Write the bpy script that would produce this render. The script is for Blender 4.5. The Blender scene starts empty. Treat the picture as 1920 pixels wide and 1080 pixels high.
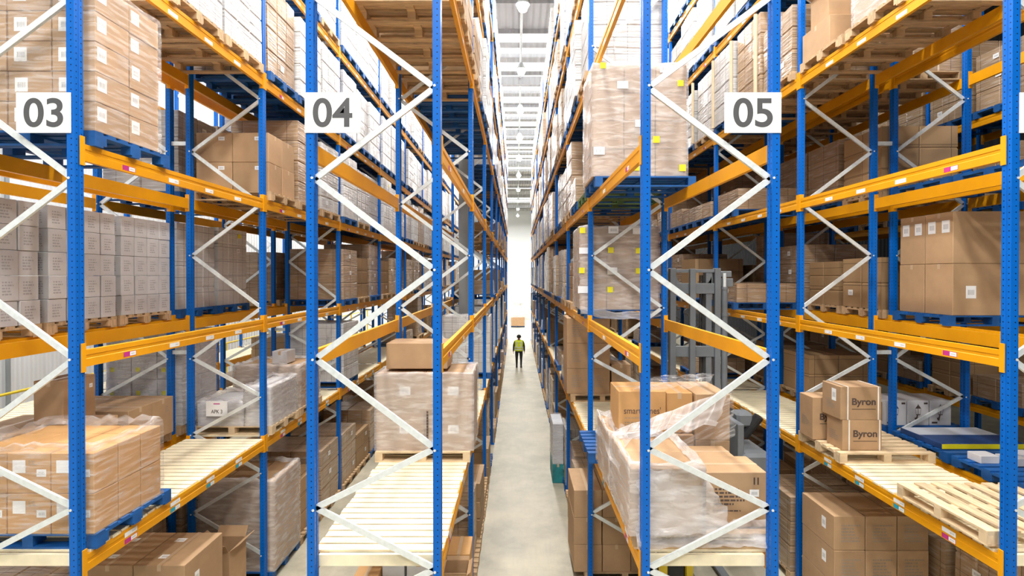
import bpy, bmesh, math, random
from mathutils import Vector, Matrix, noise

# ------------------------------------------------------------------ camera, world, exposure
S = bpy.context.scene
COL = S.collection
R = random.Random(11)
F = 954.0                       # focal length in pixels of the 1920 px wide frame
CAMZ = 4.9
cd = bpy.data.cameras.new('camera')
cam = bpy.data.objects.new('camera', cd)
COL.objects.link(cam)
cam.location = (0, 0, CAMZ)
cam.rotation_euler = (math.radians(90 - 0.4), 0, 0)
cd.sensor_width = 36
cd.lens = 36 * F / 1920
cd.shift_x = -8 / 1920
cd.shift_y = -15.8 / 1920
cd.clip_start = 0.05
cd.clip_end = 300
S.camera = cam
S.view_settings.view_transform = 'Standard'
S.view_settings.look = 'None'
S.view_settings.gamma = 1
S.view_settings.use_curve_mapping = False
S.view_settings.exposure = 0.32

W = bpy.data.worlds.new('world')
S.world = W
W.use_nodes = True
W.node_tree.nodes['Background'].inputs[0].default_value = (1.0, 0.985, 0.96, 1)
W.node_tree.nodes['Background'].inputs[1].default_value = 0.34
LAMP_W = 365.0                  # power of one high-bay lamp
SKYLIGHT = 2.0                  # brightness of the daylight panels in the roof

cy = S.cycles
cy.use_denoising = True
cy.max_bounces = 7
cy.diffuse_bounces = 4
cy.glossy_bounces = 3
cy.transmission_bounces = 3
cy.transparent_max_bounces = 10
cy.caustics_reflective = False
cy.caustics_refractive = False
cy.sample_clamp_indirect = 6
cy.use_adaptive_sampling = True
cy.adaptive_threshold = 0.02

# ------------------------------------------------------------------ layout numbers
Z0 = 4.565                      # y of the front row of uprights
BAY = 3.4
NB = 10
PW, PD = 0.07, 0.095            # upright width (x) and depth (y)
LV = {'F': 0.0, 'C': 2.352, 'B': 4.22, 'A': 6.11, 'D': 8.03, 'E': 9.98, 'G': 11.88}
XR = {'01': (-9.90, -8.69), '02': (-6.62, -5.41), '03': (-5.166, -3.956), '04': (-1.885, -0.679),
      '05': (1.134, 2.364), '06': (4.44, 5.65), '07': (5.90, 7.11), '08': (9.20, 10.41)}
RN = {'01': 'second rack past zero-three', '02': 'rack behind zero-three', '03': 'rack zero-three', '04': 'rack zero-four',
      '05': 'rack zero-five', '06': 'rack past zero-five', '07': 'second rack past zero-five', '08': 'third rack past zero-five'}
NUM = {'03': 'zero-three', '04': 'zero-four', '05': 'zero-five', '06': 'cut off by the frame edge'}
LN = {'F': 'floor', 'C': 'first shelf', 'B': 'second shelf', 'A': 'third shelf', 'D': 'fourth shelf',
      'E': 'fifth shelf', 'G': 'sixth shelf'}
ON = ['first', 'second', 'third', 'fourth', 'fifth', 'sixth', 'seventh', 'eighth', 'ninth', 'tenth']
SN = ['front', 'middle', 'rear']


def X(px, y):
    return (px - 968) * y / F


def H(py, y):
    return CAMZ - (py - 517.5) * y / F


def slot_y(b, s):
    return Z0 + BAY * b + 0.165 + 1.08 * s


# ------------------------------------------------------------------ materials
M = {}


def nodes(name):
    m = bpy.data.materials.new(name)
    m.use_nodes = True
    nt = m.node_tree
    return m, nt, nt.nodes['Principled BSDF']


def N(nt, kind, **kw):
    n = nt.nodes.new(kind)
    for k, v in kw.items():
        setattr(n, k, v)
    return n


def L(nt, a, b):
    nt.links.new(a, b)


def math_node(nt, op, a, b=None, c=None):
    n = N(nt, 'ShaderNodeMath', operation=op)
    for i, v in enumerate((a, b, c)):
        if v is None:
            continue
        if isinstance(v, (int, float)):
            n.inputs[i].default_value = v
        else:
            L(nt, v, n.inputs[i])
    return n.outputs[0]


def mix_col(nt, fac, a, b, blend='MIX'):
    n = N(nt, 'ShaderNodeMix', data_type='RGBA', blend_type=blend)
    if isinstance(fac, (int, float)):
        n.inputs[0].default_value = fac
    else:
        L(nt, fac, n.inputs[0])
    for i, v in ((6, a), (7, b)):
        if isinstance(v, tuple):
            n.inputs[i].default_value = (*v, 1)
        else:
            L(nt, v, n.inputs[i])
    return n.outputs[2]


def plain(name, col, rough=0.6, metal=0.0, var=0.12, scale=8.0, bump=0.0, coat=0.0, stretch=(1, 1, 1), rnd=0.0, coords='Object'):
    m, nt, p = nodes(name)
    tc = N(nt, 'ShaderNodeTexCoord')
    mp = N(nt, 'ShaderNodeMapping')
    mp.inputs['Scale'].default_value = stretch
    L(nt, tc.outputs[coords], mp.inputs[0])
    nz = N(nt, 'ShaderNodeTexNoise')
    nz.inputs['Scale'].default_value = scale
    nz.inputs['Detail'].default_value = 4
    L(nt, mp.outputs[0], nz.inputs['Vector'])
    dark = tuple(max(0, c * (1 - var)) for c in col)
    lite = tuple(min(1, c * (1 + var)) for c in col)
    cr = N(nt, 'ShaderNodeMapRange')
    cr.inputs[1].default_value = 0.3
    cr.inputs[2].default_value = 0.7
    L(nt, nz.outputs[0], cr.inputs[0])
    c = mix_col(nt, cr.outputs[0], dark, lite)
    if rnd:
        oi = N(nt, 'ShaderNodeObjectInfo')
        hs = N(nt, 'ShaderNodeHueSaturation')
        L(nt, c, hs.inputs['Color'])
        v = math_node(nt, 'MULTIPLY_ADD', oi.outputs['Random'], 2 * rnd, 1 - rnd)
        L(nt, v, hs.inputs['Value'])
        c = hs.outputs[0]
    L(nt, c, p.inputs['Base Color'])
    p.inputs['Roughness'].default_value = rough
    p.inputs['Metallic'].default_value = metal
    p.inputs['Coat Weight'].default_value = coat
    p.inputs['Coat Roughness'].default_value = 0.25
    if bump:
        b = N(nt, 'ShaderNodeBump')
        b.inputs['Strength'].default_value = bump
        b.inputs['Distance'].default_value = 0.02
        L(nt, nz.outputs[0], b.inputs['Height'])
        L(nt, b.outputs[0], p.inputs['Normal'])
    M[name] = m
    return m


plain('blue_paint', (0.0, 0.088, 0.37), 0.5, var=0.08, scale=3)
plain('orange_paint', (0.78, 0.335, 0.0), 0.45, var=0.06, scale=3)
plain('galvanised', (0.76, 0.80, 0.80), 0.42, metal=0.3, var=0.08, scale=20)
plain('deck_timber', (0.86, 0.76, 0.54), 0.75, var=0.16, scale=3, stretch=(1, 12, 1))
plain('pallet_wood', (0.50, 0.34, 0.19), 0.8, var=0.3, scale=4, stretch=(1, 8, 1), rnd=0.12)
plain('pallet_pale', (0.66, 0.50, 0.31), 0.8, var=0.22, scale=4, stretch=(1, 8, 1), rnd=0.1)
plain('pallet_blue', (0.004, 0.085, 0.30), 0.6, var=0.25, scale=5, rnd=0.1)
plain('pallet_green', (0.09, 0.15, 0.05), 0.7, var=0.3, scale=5)
plain('carton', (0.45, 0.285, 0.155), 0.72, var=0.07, scale=5, rnd=0.10)
plain('carton_warm', (0.56, 0.31, 0.12), 0.7, var=0.07, scale=5, rnd=0.06)
plain('carton_white', (0.62, 0.61, 0.62), 0.62, var=0.06, scale=5, rnd=0.05)
plain('tape', (0.56, 0.40, 0.25), 0.3, var=0.04)
plain('strap', (0.85, 0.84, 0.80), 0.4, var=0.02)
plain('paper', (0.86, 0.86, 0.86), 0.6, var=0.02)
plain('sign_white', (0.90, 0.90, 0.89), 0.5, var=0.01)
plain('sign_grey', (0.075, 0.075, 0.08), 0.5, var=0.02)
plain('ink', (0.09, 0.06, 0.05), 0.6, var=0.05)
plain('print_grey', (0.33, 0.26, 0.20), 0.7, var=0.05)
plain('print_light', (0.42, 0.41, 0.42), 0.7, var=0.05)
plain('yellow_sticker', (0.85, 0.78, 0.02), 0.5, var=0.03)
plain('magenta', (0.50, 0.03, 0.22), 0.5, var=0.03)
plain('cyan_label', (0.02, 0.33, 0.48), 0.5, var=0.03)
plain('mast_grey', (0.16, 0.175, 0.19), 0.5, var=0.1, scale=4)
plain('black_rubber', (0.02, 0.02, 0.022), 0.6, var=0.2)
plain('column_grey', (0.26, 0.28, 0.29), 0.6, var=0.08, scale=2)
plain('yellow_metal', (0.75, 0.55, 0.02), 0.5, var=0.05)
plain('flat_yellow', (0.80, 0.68, 0.01), 0.5, var=0.03)
plain('flat_navy', (0.015, 0.05, 0.16), 0.35, var=0.2)
plain('flat_silver', (0.55, 0.57, 0.62), 0.3, var=0.15, scale=2)
plain('teal_box', (0.02, 0.22, 0.25), 0.5, var=0.3)
plain('vest', (0.82, 1.0, 0.03), 0.6, var=0.06)
plain('reflective', (0.85, 0.87, 0.85), 0.3, var=0.03)
plain('black_cloth', (0.02, 0.02, 0.025), 0.8, var=0.2)
plain('skin', (0.55, 0.30, 0.2), 0.55, var=0.05)
plain('tube_board', (0.62, 0.50, 0.34), 0.7, var=0.06)
plain('dark_wrap', (0.10, 0.10, 0.11), 0.35, var=0.3, coat=0.5, rnd=0.2)


def lamp_mat():
    m, nt, p = nodes('lamp_glow')
    p.inputs['Emission Color'].default_value = (1, 0.97, 0.9, 1)
    p.inputs['Emission Strength'].default_value = 14
    M['lamp_glow'] = m
    m, nt, p = nodes('skylight')
    p.inputs['Base Color'].default_value = (0.8, 0.8, 0.8, 1)
    p.inputs['Emission Color'].default_value = (0.95, 0.98, 1, 1)
    p.inputs['Emission Strength'].default_value = SKYLIGHT
    M['skylight'] = m


lamp_mat()


def hole_mat(name, axis, centres):
    """blue paint with the rows of punched holes of a rack upright"""
    m, nt, p = nodes(name)
    tc = N(nt, 'ShaderNodeTexCoord')
    sp = N(nt, 'ShaderNodeSeparateXYZ')
    L(nt, tc.outputs['Object'], sp.inputs[0])
    z = math_node(nt, 'FRACT', math_node(nt, 'DIVIDE', sp.outputs[2], 0.055))
    dz = math_node(nt, 'MULTIPLY', math_node(nt, 'SUBTRACT', z, 0.5), 0.055)
    tot = None
    for c in centres:
        dx = math_node(nt, 'SUBTRACT', sp.outputs[0 if axis == 'x' else 1], c)
        d2 = math_node(nt, 'ADD', math_node(nt, 'MULTIPLY', dx, dx), math_node(nt, 'MULTIPLY', dz, dz))
        hit = math_node(nt, 'LESS_THAN', d2, 0.0062 ** 2)
        tot = hit if tot is None else math_node(nt, 'MAXIMUM', tot, hit)
    c = mix_col(nt, tot, (0.0, 0.115, 0.49), (0.001, 0.010, 0.04))
    L(nt, c, p.inputs['Base Color'])
    p.inputs['Roughness'].default_value = 0.4
    p.inputs['Specular IOR Level'].default_value = 0.25
    M[name] = m


hole_mat('upright_front', 'x', (0.006,))
hole_mat('upright_side', 'y', (-0.026, 0.026))


def uv_cartons(name, base, seam, cell, film, prints, var=0.10):
    """face of a far load: cartons of cell size, seams, faint print, film streaks (UV in metres)"""
    m, nt, p = nodes(name)
    uv = N(nt, 'ShaderNodeUVMap')
    br = N(nt, 'ShaderNodeTexBrick')
    br.offset = 0.0
    br.inputs['Scale'].default_value = 1.0
    br.inputs['Mortar Size'].default_value = 0.006
    br.inputs['Mortar Smooth'].default_value = 0.3
    br.inputs['Brick Width'].default_value = cell[0]
    br.inputs['Row Height'].default_value = cell[1]
    br.inputs['Color1'].default_value = (*[c * (1 - var) for c in base], 1)
    br.inputs['Color2'].default_value = (*[min(1, c * (1 + var)) for c in base], 1)
    br.inputs['Mortar'].default_value = (*seam, 1)
    L(nt, uv.outputs[0], br.inputs['Vector'])
    col = br.outputs['Color']
    oi = N(nt, 'ShaderNodeObjectInfo')
    hs = N(nt, 'ShaderNodeHueSaturation')
    L(nt, col, hs.inputs['Color'])
    L(nt, math_node(nt, 'MULTIPLY_ADD', oi.outputs['Random'], 0.24, 0.88), hs.inputs['Value'])
    col = hs.outputs[0]
    mp = N(nt, 'ShaderNodeMapping')
    mp.inputs['Scale'].default_value = (1.5, 14, 1)
    mp.inputs['Rotation'].default_value = (0, 0, 0.25)
    L(nt, uv.outputs[0], mp.inputs[0])
    nz = N(nt, 'ShaderNodeTexNoise')
    nz.inputs['Scale'].default_value = 2.0
    nz.inputs['Detail'].default_value = 5
    L(nt, mp.outputs[0], nz.inputs['Vector'])
    if film:
        mr = N(nt, 'ShaderNodeMapRange')
        mr.inputs[1].default_value = 0.50
        mr.inputs[2].default_value = 0.75
        mr.inputs[4].default_value = film
        L(nt, nz.outputs[0], mr.inputs[0])
        col = mix_col(nt, mr.outputs[0], col, (0.80, 0.79, 0.78))
        p.inputs['Coat Weight'].default_value = 0.8
        p.inputs['Coat Roughness'].default_value = 0.18
        b = N(nt, 'ShaderNodeBump')
        b.inputs['Strength'].default_value = 0.5
        b.inputs['Distance'].default_value = 0.03
        L(nt, nz.outputs[0], b.inputs['Height'])
        L(nt, b.outputs[0], p.inputs['Coat Normal'])
        L(nt, b.outputs[0], p.inputs['Normal'])
    L(nt, col, p.inputs['Base Color'])
    p.inputs['Roughness'].default_value = 0.6
    M[name] = m


uv_cartons('load_brown', (0.40, 0.265, 0.155), (0.16, 0.10, 0.06), (0.40, 0.30), 0.35, 0)
uv_cartons('load_white', (0.61, 0.60, 0.595), (0.30, 0.29, 0.29), (0.33, 0.27), 0.25, 0, var=0.04)
uv_cartons('load_kraft', (0.40, 0.255, 0.13), (0.15, 0.09, 0.05), (0.50, 0.38), 0.0, 0)
uv_cartons('load_grey', (0.42, 0.38, 0.34), (0.22, 0.19, 0.17), (0.40, 0.36), 0.5, 0)


def film_mat(name, lo, hi, streak=12.0, ang=0.3):
    m = bpy.data.materials.new(name)
    m.use_nodes = True
    nt = m.node_tree
    nt.nodes.clear()
    out = N(nt, 'ShaderNodeOutputMaterial')
    tr = N(nt, 'ShaderNodeBsdfTransparent')
    tr.inputs[0].default_value = (0.97, 0.965, 0.96, 1)
    p = N(nt, 'ShaderNodeBsdfPrincipled')
    p.inputs['Base Color'].default_value = (0.86, 0.83, 0.82, 1)
    p.inputs['Roughness'].default_value = 0.22
    p.inputs['Specular IOR Level'].default_value = 0.8
    uv = N(nt, 'ShaderNodeUVMap')
    mp = N(nt, 'ShaderNodeMapping')
    mp.inputs['Scale'].default_value = (1.6, streak, 1)
    mp.inputs['Rotation'].default_value = (0, 0, ang)
    L(nt, uv.outputs[0], mp.inputs[0])
    nz = N(nt, 'ShaderNodeTexNoise')
    nz.inputs['Scale'].default_value = 2.2
    nz.inputs['Detail'].default_value = 6
    nz.inputs['Distortion'].default_value = 0.6
    L(nt, mp.outputs[0], nz.inputs['Vector'])
    mr = N(nt, 'ShaderNodeMapRange')
    mr.inputs[1].default_value = 0.45
    mr.inputs[2].default_value = 0.78
    mr.inputs[3].default_value = lo
    mr.inputs[4].default_value = hi
    L(nt, nz.outputs[0], mr.inputs[0])
    mx = N(nt, 'ShaderNodeMixShader')
    L(nt, mr.outputs[0], mx.inputs[0])
    L(nt, tr.outputs[0], mx.inputs[1])
    L(nt, p.outputs[0], mx.inputs[2])
    b = N(nt, 'ShaderNodeBump')
    b.inputs['Strength'].default_value = 0.45
    b.inputs['Distance'].default_value = 0.012
    L(nt, nz.outputs[0], b.inputs['Height'])
    L(nt, b.outputs[0], p.inputs['Normal'])
    L(nt, mx.outputs[0], out.inputs[0])
    M[name] = m


film_mat('stretch_film', 0.08, 0.50)
film_mat('heavy_film', 0.30, 0.70, 7.0, 0.35)


def label_mat():
    m, nt, p = nodes('barcode_label')
    uv = N(nt, 'ShaderNodeUVMap')
    sp = N(nt, 'ShaderNodeSeparateXYZ')
    L(nt, uv.outputs[0], sp.inputs[0])
    wv = N(nt, 'ShaderNodeTexNoise')
    wv.noise_dimensions = '1D'
    wv.inputs['Scale'].default_value = 26
    L(nt, sp.outputs[0], wv.inputs['W'])
    bars = math_node(nt, 'GREATER_THAN', wv.outputs[0], 0.52)
    inx = math_node(nt, 'LESS_THAN', math_node(nt, 'ABSOLUTE', math_node(nt, 'SUBTRACT', sp.outputs[0], 0.5)), 0.32)
    iny = math_node(nt, 'LESS_THAN', math_node(nt, 'ABSOLUTE', math_node(nt, 'SUBTRACT', sp.outputs[1], 0.48)), 0.2)
    f = math_node(nt, 'MULTIPLY', bars, math_node(nt, 'MULTIPLY', inx, iny))
    L(nt, mix_col(nt, math_node(nt, 'MULTIPLY', f, 0.8), (0.88, 0.88, 0.88), (0.08, 0.08, 0.09)), p.inputs['Base Color'])
    p.inputs['Roughness'].default_value = 0.5
    M['barcode_label'] = m


label_mat()


def floor_mat():
    m, nt, p = nodes('concrete_floor')
    tc = N(nt, 'ShaderNodeTexCoord')
    n1 = N(nt, 'ShaderNodeTexNoise')
    n1.inputs['Scale'].default_value = 0.9
    n1.inputs['Detail'].default_value = 7
    n1.inputs['Roughness'].default_value = 0.65
    L(nt, tc.outputs['Object'], n1.inputs['Vector'])
    mp = N(nt, 'ShaderNodeMapping')
    mp.inputs['Scale'].default_value = (4, 0.35, 1)
    L(nt, tc.outputs['Object'], mp.inputs[0])
    n2 = N(nt, 'ShaderNodeTexNoise')
    n2.inputs['Scale'].default_value = 3
    n2.inputs['Detail'].default_value = 5
    L(nt, mp.outputs[0], n2.inputs['Vector'])
    mr = N(nt, 'ShaderNodeMapRange')
    mr.inputs[1].default_value = 0.35
    mr.inputs[2].default_value = 0.62
    L(nt, n1.outputs[0], mr.inputs[0])
    c = mix_col(nt, mr.outputs[0], (0.30, 0.275, 0.205), (0.51, 0.47, 0.36))
    mr2 = N(nt, 'ShaderNodeMapRange')
    mr2.inputs[1].default_value = 0.5
    mr2.inputs[2].default_value = 0.8
    L(nt, n2.outputs[0], mr2.inputs[0])
    c = mix_col(nt, math_node(nt, 'MULTIPLY', mr2.outputs[0], 0.35), c, (0.33, 0.31, 0.27))
    L(nt, c, p.inputs['Base Color'])
    L(nt, math_node(nt, 'MULTIPLY_ADD', n1.outputs[0], 0.25, 0.30), p.inputs['Roughness'])
    M['concrete_floor'] = m


floor_mat()


def sheet_mat(name, col, axis, pitch, rough=0.5):
    m, nt, p = nodes(name)
    tc = N(nt, 'ShaderNodeTexCoord')
    sp = N(nt, 'ShaderNodeSeparateXYZ')
    L(nt, tc.outputs['Object'], sp.inputs[0])
    s = math_node(nt, 'SINE', math_node(nt, 'MULTIPLY', sp.outputs[axis], 2 * math.pi / pitch))
    b = N(nt, 'ShaderNodeBump')
    b.inputs['Strength'].default_value = 0.8
    b.inputs['Distance'].default_value = 0.03
    L(nt, s, b.inputs['Height'])
    L(nt, b.outputs[0], p.inputs['Normal'])
    p.inputs['Base Color'].default_value = (*col, 1)
    p.inputs['Roughness'].default_value = rough
    M[name] = m


sheet_mat('roof_sheet', (0.42, 0.42, 0.43), 0, 0.3)
sheet_mat('wall_sheet', (0.72, 0.74, 0.76), 1, 0.25)
sheet_mat('dark_sheet', (0.03, 0.03, 0.033), 1, 0.25, 0.95)
M['dark_sheet'].node_tree.nodes['Principled BSDF'].inputs['Specular IOR Level'].default_value = 0.05
sheet_mat('far_sheet', (0.80, 0.82, 0.84), 2, 1.9)


# ------------------------------------------------------------------ mesh builder
class MB:
    def __init__(s):
        s.v, s.f, s.m, s.uv = [], [], [], []

    def face(s, pts, mat=0, uv=None):
        i = len(s.v)
        s.v += [tuple(p) for p in pts]
        s.f.append(tuple(range(i, i + len(pts))))
        s.m.append(mat)
        if uv is None:
            a, b, c = Vector(pts[0]), Vector(pts[1]), Vector(pts[2])
            n = (b - a).cross(c - a)
            ax = max(range(3), key=lambda k: abs(n[k]))
            k = {0: (1, 2), 1: (0, 2), 2: (0, 1)}[ax]
            uv = [(p[k[0]], p[k[1]]) for p in pts]
        s.uv += uv

    def box(s, x0, x1, y0, y1, z0, z1, mat=0, T=None):
        P = [(x, y, z) for z in (z0, z1) for y in (y0, y1) for x in (x0, x1)]
        if T:
            P = [tuple(T @ Vector(p)) for p in P]
        i = len(s.v)
        s.v += P
        for q in ((0, 2, 3, 1), (4, 5, 7, 6), (0, 1, 5, 4), (2, 6, 7, 3), (0, 4, 6, 2), (1, 3, 7, 5)):
            s.f.append(tuple(i + k for k in q))
            s.m.append(mat)
            a, b, c = (Vector(P[k]) for k in q[:3])
            n = (b - a).cross(c - a)
            ax = max(range(3), key=lambda k: abs(n[k]))
            k2 = {0: (1, 2), 1: (0, 2), 2: (0, 1)}[ax]
            s.uv += [(P[k][k2[0]], P[k][k2[1]]) for k in q]

    def prism(s, prof, z0, z1, mats):
        """closed outline prof [(x,y)] extruded in z; mats per side"""
        n = len(prof)
        for i in range(n):
            a, b = prof[i], prof[(i + 1) % n]
            s.face([(a[0], a[1], z0), (b[0], b[1], z0), (b[0], b[1], z1), (a[0], a[1], z1)], mats[i])
        s.face([(p[0], p[1], z1) for p in prof], 0)
        s.face([(p[0], p[1], z0) for p in reversed(prof)], 0)

    def prism_y(s, prof, y0, y1, mat=0):
        """outline in x,z extruded along y"""
        n = len(prof)
        for i in range(n):
            a, b = prof[i], prof[(i + 1) % n]
            s.face([(a[0], y0, a[1]), (a[0], y1, a[1]), (b[0], y1, b[1]), (b[0], y0, b[1])], mat)
        s.face([(p[0], y0, p[1]) for p in prof], mat)
        s.face([(p[0], y1, p[1]) for p in reversed(prof)], mat)

    def bar(s, p, q, w, h, mat=0, up=(0, 1, 0)):
        p, q = Vector(p), Vector(q)
        d = (q - p).normalized()
        u = Vector(up)
        a = d.cross(u).normalized() * w / 2
        b = u.normalized() * h / 2
        r = [p - a - b, p + a - b, p + a + b, p - a + b]
        t = [q - a - b, q + a - b, q + a + b, q - a + b]
        for i in range(4):
            j = (i + 1) % 4
            s.face([r[i], r[j], t[j], t[i]], mat)
        s.face([r[3], r[2], r[1], r[0]], mat)
        s.face(t, mat)

    def tube(s, p, q, r, mat=0, n=12, r2=None):
        p, q = Vector(p), Vector(q)
        r2 = r if r2 is None else r2
        d = (q - p).normalized()
        u = d.orthogonal().normalized()
        v = d.cross(u)
        A = [p + (u * math.cos(t) + v * math.sin(t)) * r for t in [2 * math.pi * k / n for k in range(n)]]
        B = [q + (u * math.cos(t) + v * math.sin(t)) * r2 for t in [2 * math.pi * k / n for k in range(n)]]
        for i in range(n):
            j = (i + 1) % n
            s.face([A[i], A[j], B[j], B[i]], mat)
        s.face(list(reversed(A)), mat)
        s.face(B, mat)

    def mesh(s, name, mats, weld=True, bevel=0, smooth=False):
        me = bpy.data.meshes.new(name)
        me.from_pydata(s.v, [], s.f)
        for mm in mats:
            me.materials.append(M[mm] if isinstance(mm, str) else mm)
        me.polygons.foreach_set('material_index', s.m)
        ul = me.uv_layers.new(name='UVMap')
        flat = [c for p in s.uv for c in p]
        ul.data.foreach_set('uv', flat)
        bm = bmesh.new()
        bm.from_mesh(me)
        if weld:
            bmesh.ops.remove_doubles(bm, verts=bm.verts, dist=1e-5)
            bmesh.ops.recalc_face_normals(bm, faces=bm.faces)
        if bevel:
            bmesh.ops.bevel(bm, geom=bm.edges[:], offset=bevel, segments=1, affect='EDGES', clamp_overlap=True)
        bm.to_mesh(me)
        bm.free()
        if smooth:
            me.polygons.foreach_set('use_smooth', [True] * len(me.polygons))
        me.update()
        return me

    def build(s, name, mats, parent=None, loc=None, **kw):
        return put(name, s.mesh(name, mats, **kw), parent, loc)


def put(name, data, parent=None, loc=None, rz=0.0):
    o = bpy.data.objects.new(name, data)
    COL.objects.link(o)
    if parent is not None:
        o.parent = parent
    if loc is not None:
        o.location = loc
    if rz:
        o.rotation_euler = (0, 0, rz)
    return o


def tag(o, label, cat, group=None, kind=None):
    o['label'] = label
    o['category'] = cat
    if group:
        o['group'] = group
    if kind:
        o['kind'] = kind
    return o


def thing(name, loc, label, cat, group=None, rz=0.0):
    return tag(put(name, None, None, loc, rz), label, cat, group)


def text_mesh(txt, w, h, bold=0.0, mat='ink', depth=0.001):
    """lettering in the x,z plane facing -y, fitted to w x h, centred"""
    c = bpy.data.curves.new('lettering', 'FONT')
    c.body = txt
    c.offset = bold
    c.extrude = 0.001
    o = bpy.data.objects.new('lettering', c)
    COL.objects.link(o)
    dg = bpy.context.evaluated_depsgraph_get()
    me = bpy.data.meshes.new_from_object(o.evaluated_get(dg))
    bpy.data.objects.remove(o)
    xs = [v.co.x for v in me.vertices]
    ys = [v.co.y for v in me.vertices]
    zs = [v.co.z for v in me.vertices]
    sx, sy = w / (max(xs) - min(xs)), h / (max(ys) - min(ys))
    cx, cyy = (max(xs) + min(xs)) / 2, (max(ys) + min(ys)) / 2
    zmin, zmax = min(zs), max(zs)
    for v in me.vertices:
        x, y, z = v.co
        v.co = ((x - cx) * sx, -(z - zmin) / max(1e-6, zmax - zmin) * depth, (y - cyy) * sy)
    me.materials.clear()
    me.materials.append(M[mat])
    return me


# ------------------------------------------------------------------ setting
def struct(name, mb, mats, **kw):
    o = mb.build(name, mats, **kw)
    o['kind'] = 'structure'
    return o


b = MB(); b.box(-13, 17, -12, 90, -0.2, 0); struct('floor', b, ['concrete_floor'])
b = MB(); b.box(-13.2, -13, -12, 90, 0, 16.4); struct('wall_left', b, ['wall_sheet'])
b = MB(); b.box(17, 17.2, -12, 90, 0, 16.4); struct('wall_right', b, ['dark_sheet'])
b = MB(); b.box(-13, 17, 90, 90.2, 0, 16.4); struct('wall_far', b, ['far_sheet'])
# roof with openings closed by daylight panels
sky_rows = [(-8, -3), (1, 5), (9, 12)] + [(24.0 + 1.75 * k, 25.15 + 1.75 * k) for k in range(18)] + [(60, 61.5), (66, 67), (73, 80)]  # rows over the front end lie out of view, added for their daylight
b = MB()
ys = [-12] + [v for r in sky_rows for v in r] + [90]
SKX0, SKX1 = -12.6, 5.5
b.box(-13.2, SKX0, -12, 90, 16.4, 16.5)
b.box(SKX1, 17.2, -12, 90, 16.4, 16.5)
for k in range(0, len(ys), 2):
    b.box(SKX0, SKX1, ys[k], ys[k + 1], 16.4, 16.5)
struct('ceiling', b, ['roof_sheet'], weld=False)
for i, (a, c) in enumerate(sky_rows):
    b = MB(); b.box(SKX0, SKX1, a, c, 16.42, 16.46)
    struct('window_%d' % (i + 1), b, ['skylight'])
for i in range(38):
    y = -10 + 2.6 * i
    b = MB()
    if i % 4 == 3:
        b.box(-13, 17, y - 0.11, y + 0.11, 15.75, 16.2)
    else:
        b.box(-13, 17, y - 0.04, y + 0.04, 16.2, 16.4)
    struct('trim_%d' % (i + 1), b, ['roof_sheet'])
# grey steel roof column inside rack 04
b = MB()
cx = X(875, 14.35)
for (x0, x1, y0, y1) in ((-0.2, 0.2, -0.2, -0.16), (-0.2, 0.2, 0.16, 0.2), (-0.02, 0.02, -0.16, 0.16)):
    b.box(cx + x0, cx + x1, 14.35 + y0, 14.35 + y1, 0, 16.2)
o = struct('column', b, ['column_grey'])
b = MB(); b.box(-9.0 - 0.2, -9.0 + 0.2, 26, 26.4, 0, 16.2)
# dado rail (yellow guard rail) in front of the left wall
b = MB()
for z in (0.55, 1.05):
    pass

# ------------------------------------------------------------------ racks
prof = [(-.035, -.0475), (.035, -.0475), (.035, -.012), (.029, -.008), (.029, .008), (.035, .012), (.035, .0475),
        (-.035, .0475), (-.035, .012), (-.029, .008), (-.029, -.008), (-.035, -.012)]
b = MB(); b.prism(prof, 0, 13.2, [0, 1, 1, 1, 1, 1, 0, 1, 1, 1, 1, 1])
for q in ((-.06, -.07), ):
    b.box(-.07, .07, -.075, .075, 0, 0.012, 0)
POST = b.mesh('post', ['upright_front', 'upright_side'])


def beam_mesh(connectors, long=BAY - PD):
    b = MB()
    pr = [(0, 0), (0, -.045), (-.006, -.05), (-.006, -.078), (0, -.083), (0, -.155), (-.045, -.155), (-.045, 0)]
    b.prism_y(pr, 0.004, long - 0.004)
    if connectors:
        for g in ((-.045, .004), (long - .004, long + .045)):
            pass
    return b.mesh('beam', ['orange_paint'])


BEAM = beam_mesh(False)


def conn_mesh(end):
    b = MB()
    L_ = BAY - PD
    if end == 0:
        b.box(-.052, .010, -.001, .0045, -.20, .065)
        b.box(.0005, .010, -.044, -.001, -.20, .065)
    else:
        b.box(-.052, .010, L_ - .0045, L_ + .001, -.20, .065)
        b.box(.0005, .010, L_ + .001, L_ + .044, -.20, .065)
    return b.mesh('end_connector', ['orange_paint'])


CONN = [conn_mesh(0), conn_mesh(1)]
b = MB()
b.prism_y([(0, 0), (0, -.155), (-.045, -.155), (-.045, 0)], 0.004, BAY - PD - .004)
b.box(-.052, .010, -.044, .0045, -.20, .065)
b.box(-.052, .010, BAY - PD - .0045, BAY - PD + .044, -.20, .065)
BEAMFAR = b.mesh('beam', ['orange_paint'])

b = MB(); b.face([(.0012, -.085, -.024), (.0012, .085, -.024), (.0012, .085, .024), (.0012, -.085, .024)], 0, [(0, 0), (1, 0), (1, 1), (0, 1)])
b.face([(.0016, .0, -.02), (.0016, .08, -.02), (.0016, .08, .02), (.0016, .0, .02)], 1, [(0, 0), (1, 0), (1, 1), (0, 1)])
LAB_W = b.mesh('location_label', ['paper', 'barcode_label'], weld=False)
LAB_M = LAB_W.copy(); LAB_M.materials[0] = M['magenta']
LAB_C = LAB_W.copy(); LAB_C.materials[0] = M['cyan_label']

b = MB()
n_ = 26
for i in range(n_):
    y = 0.06 + i * (BAY - PD - 0.06) / n_
    j = R.uniform(-.012, .012)
    b.box(-.60 + j, .60 + j, y, y + .098, -.022, 0)
DECK = b.mesh('deck', ['deck_timber'])


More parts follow.
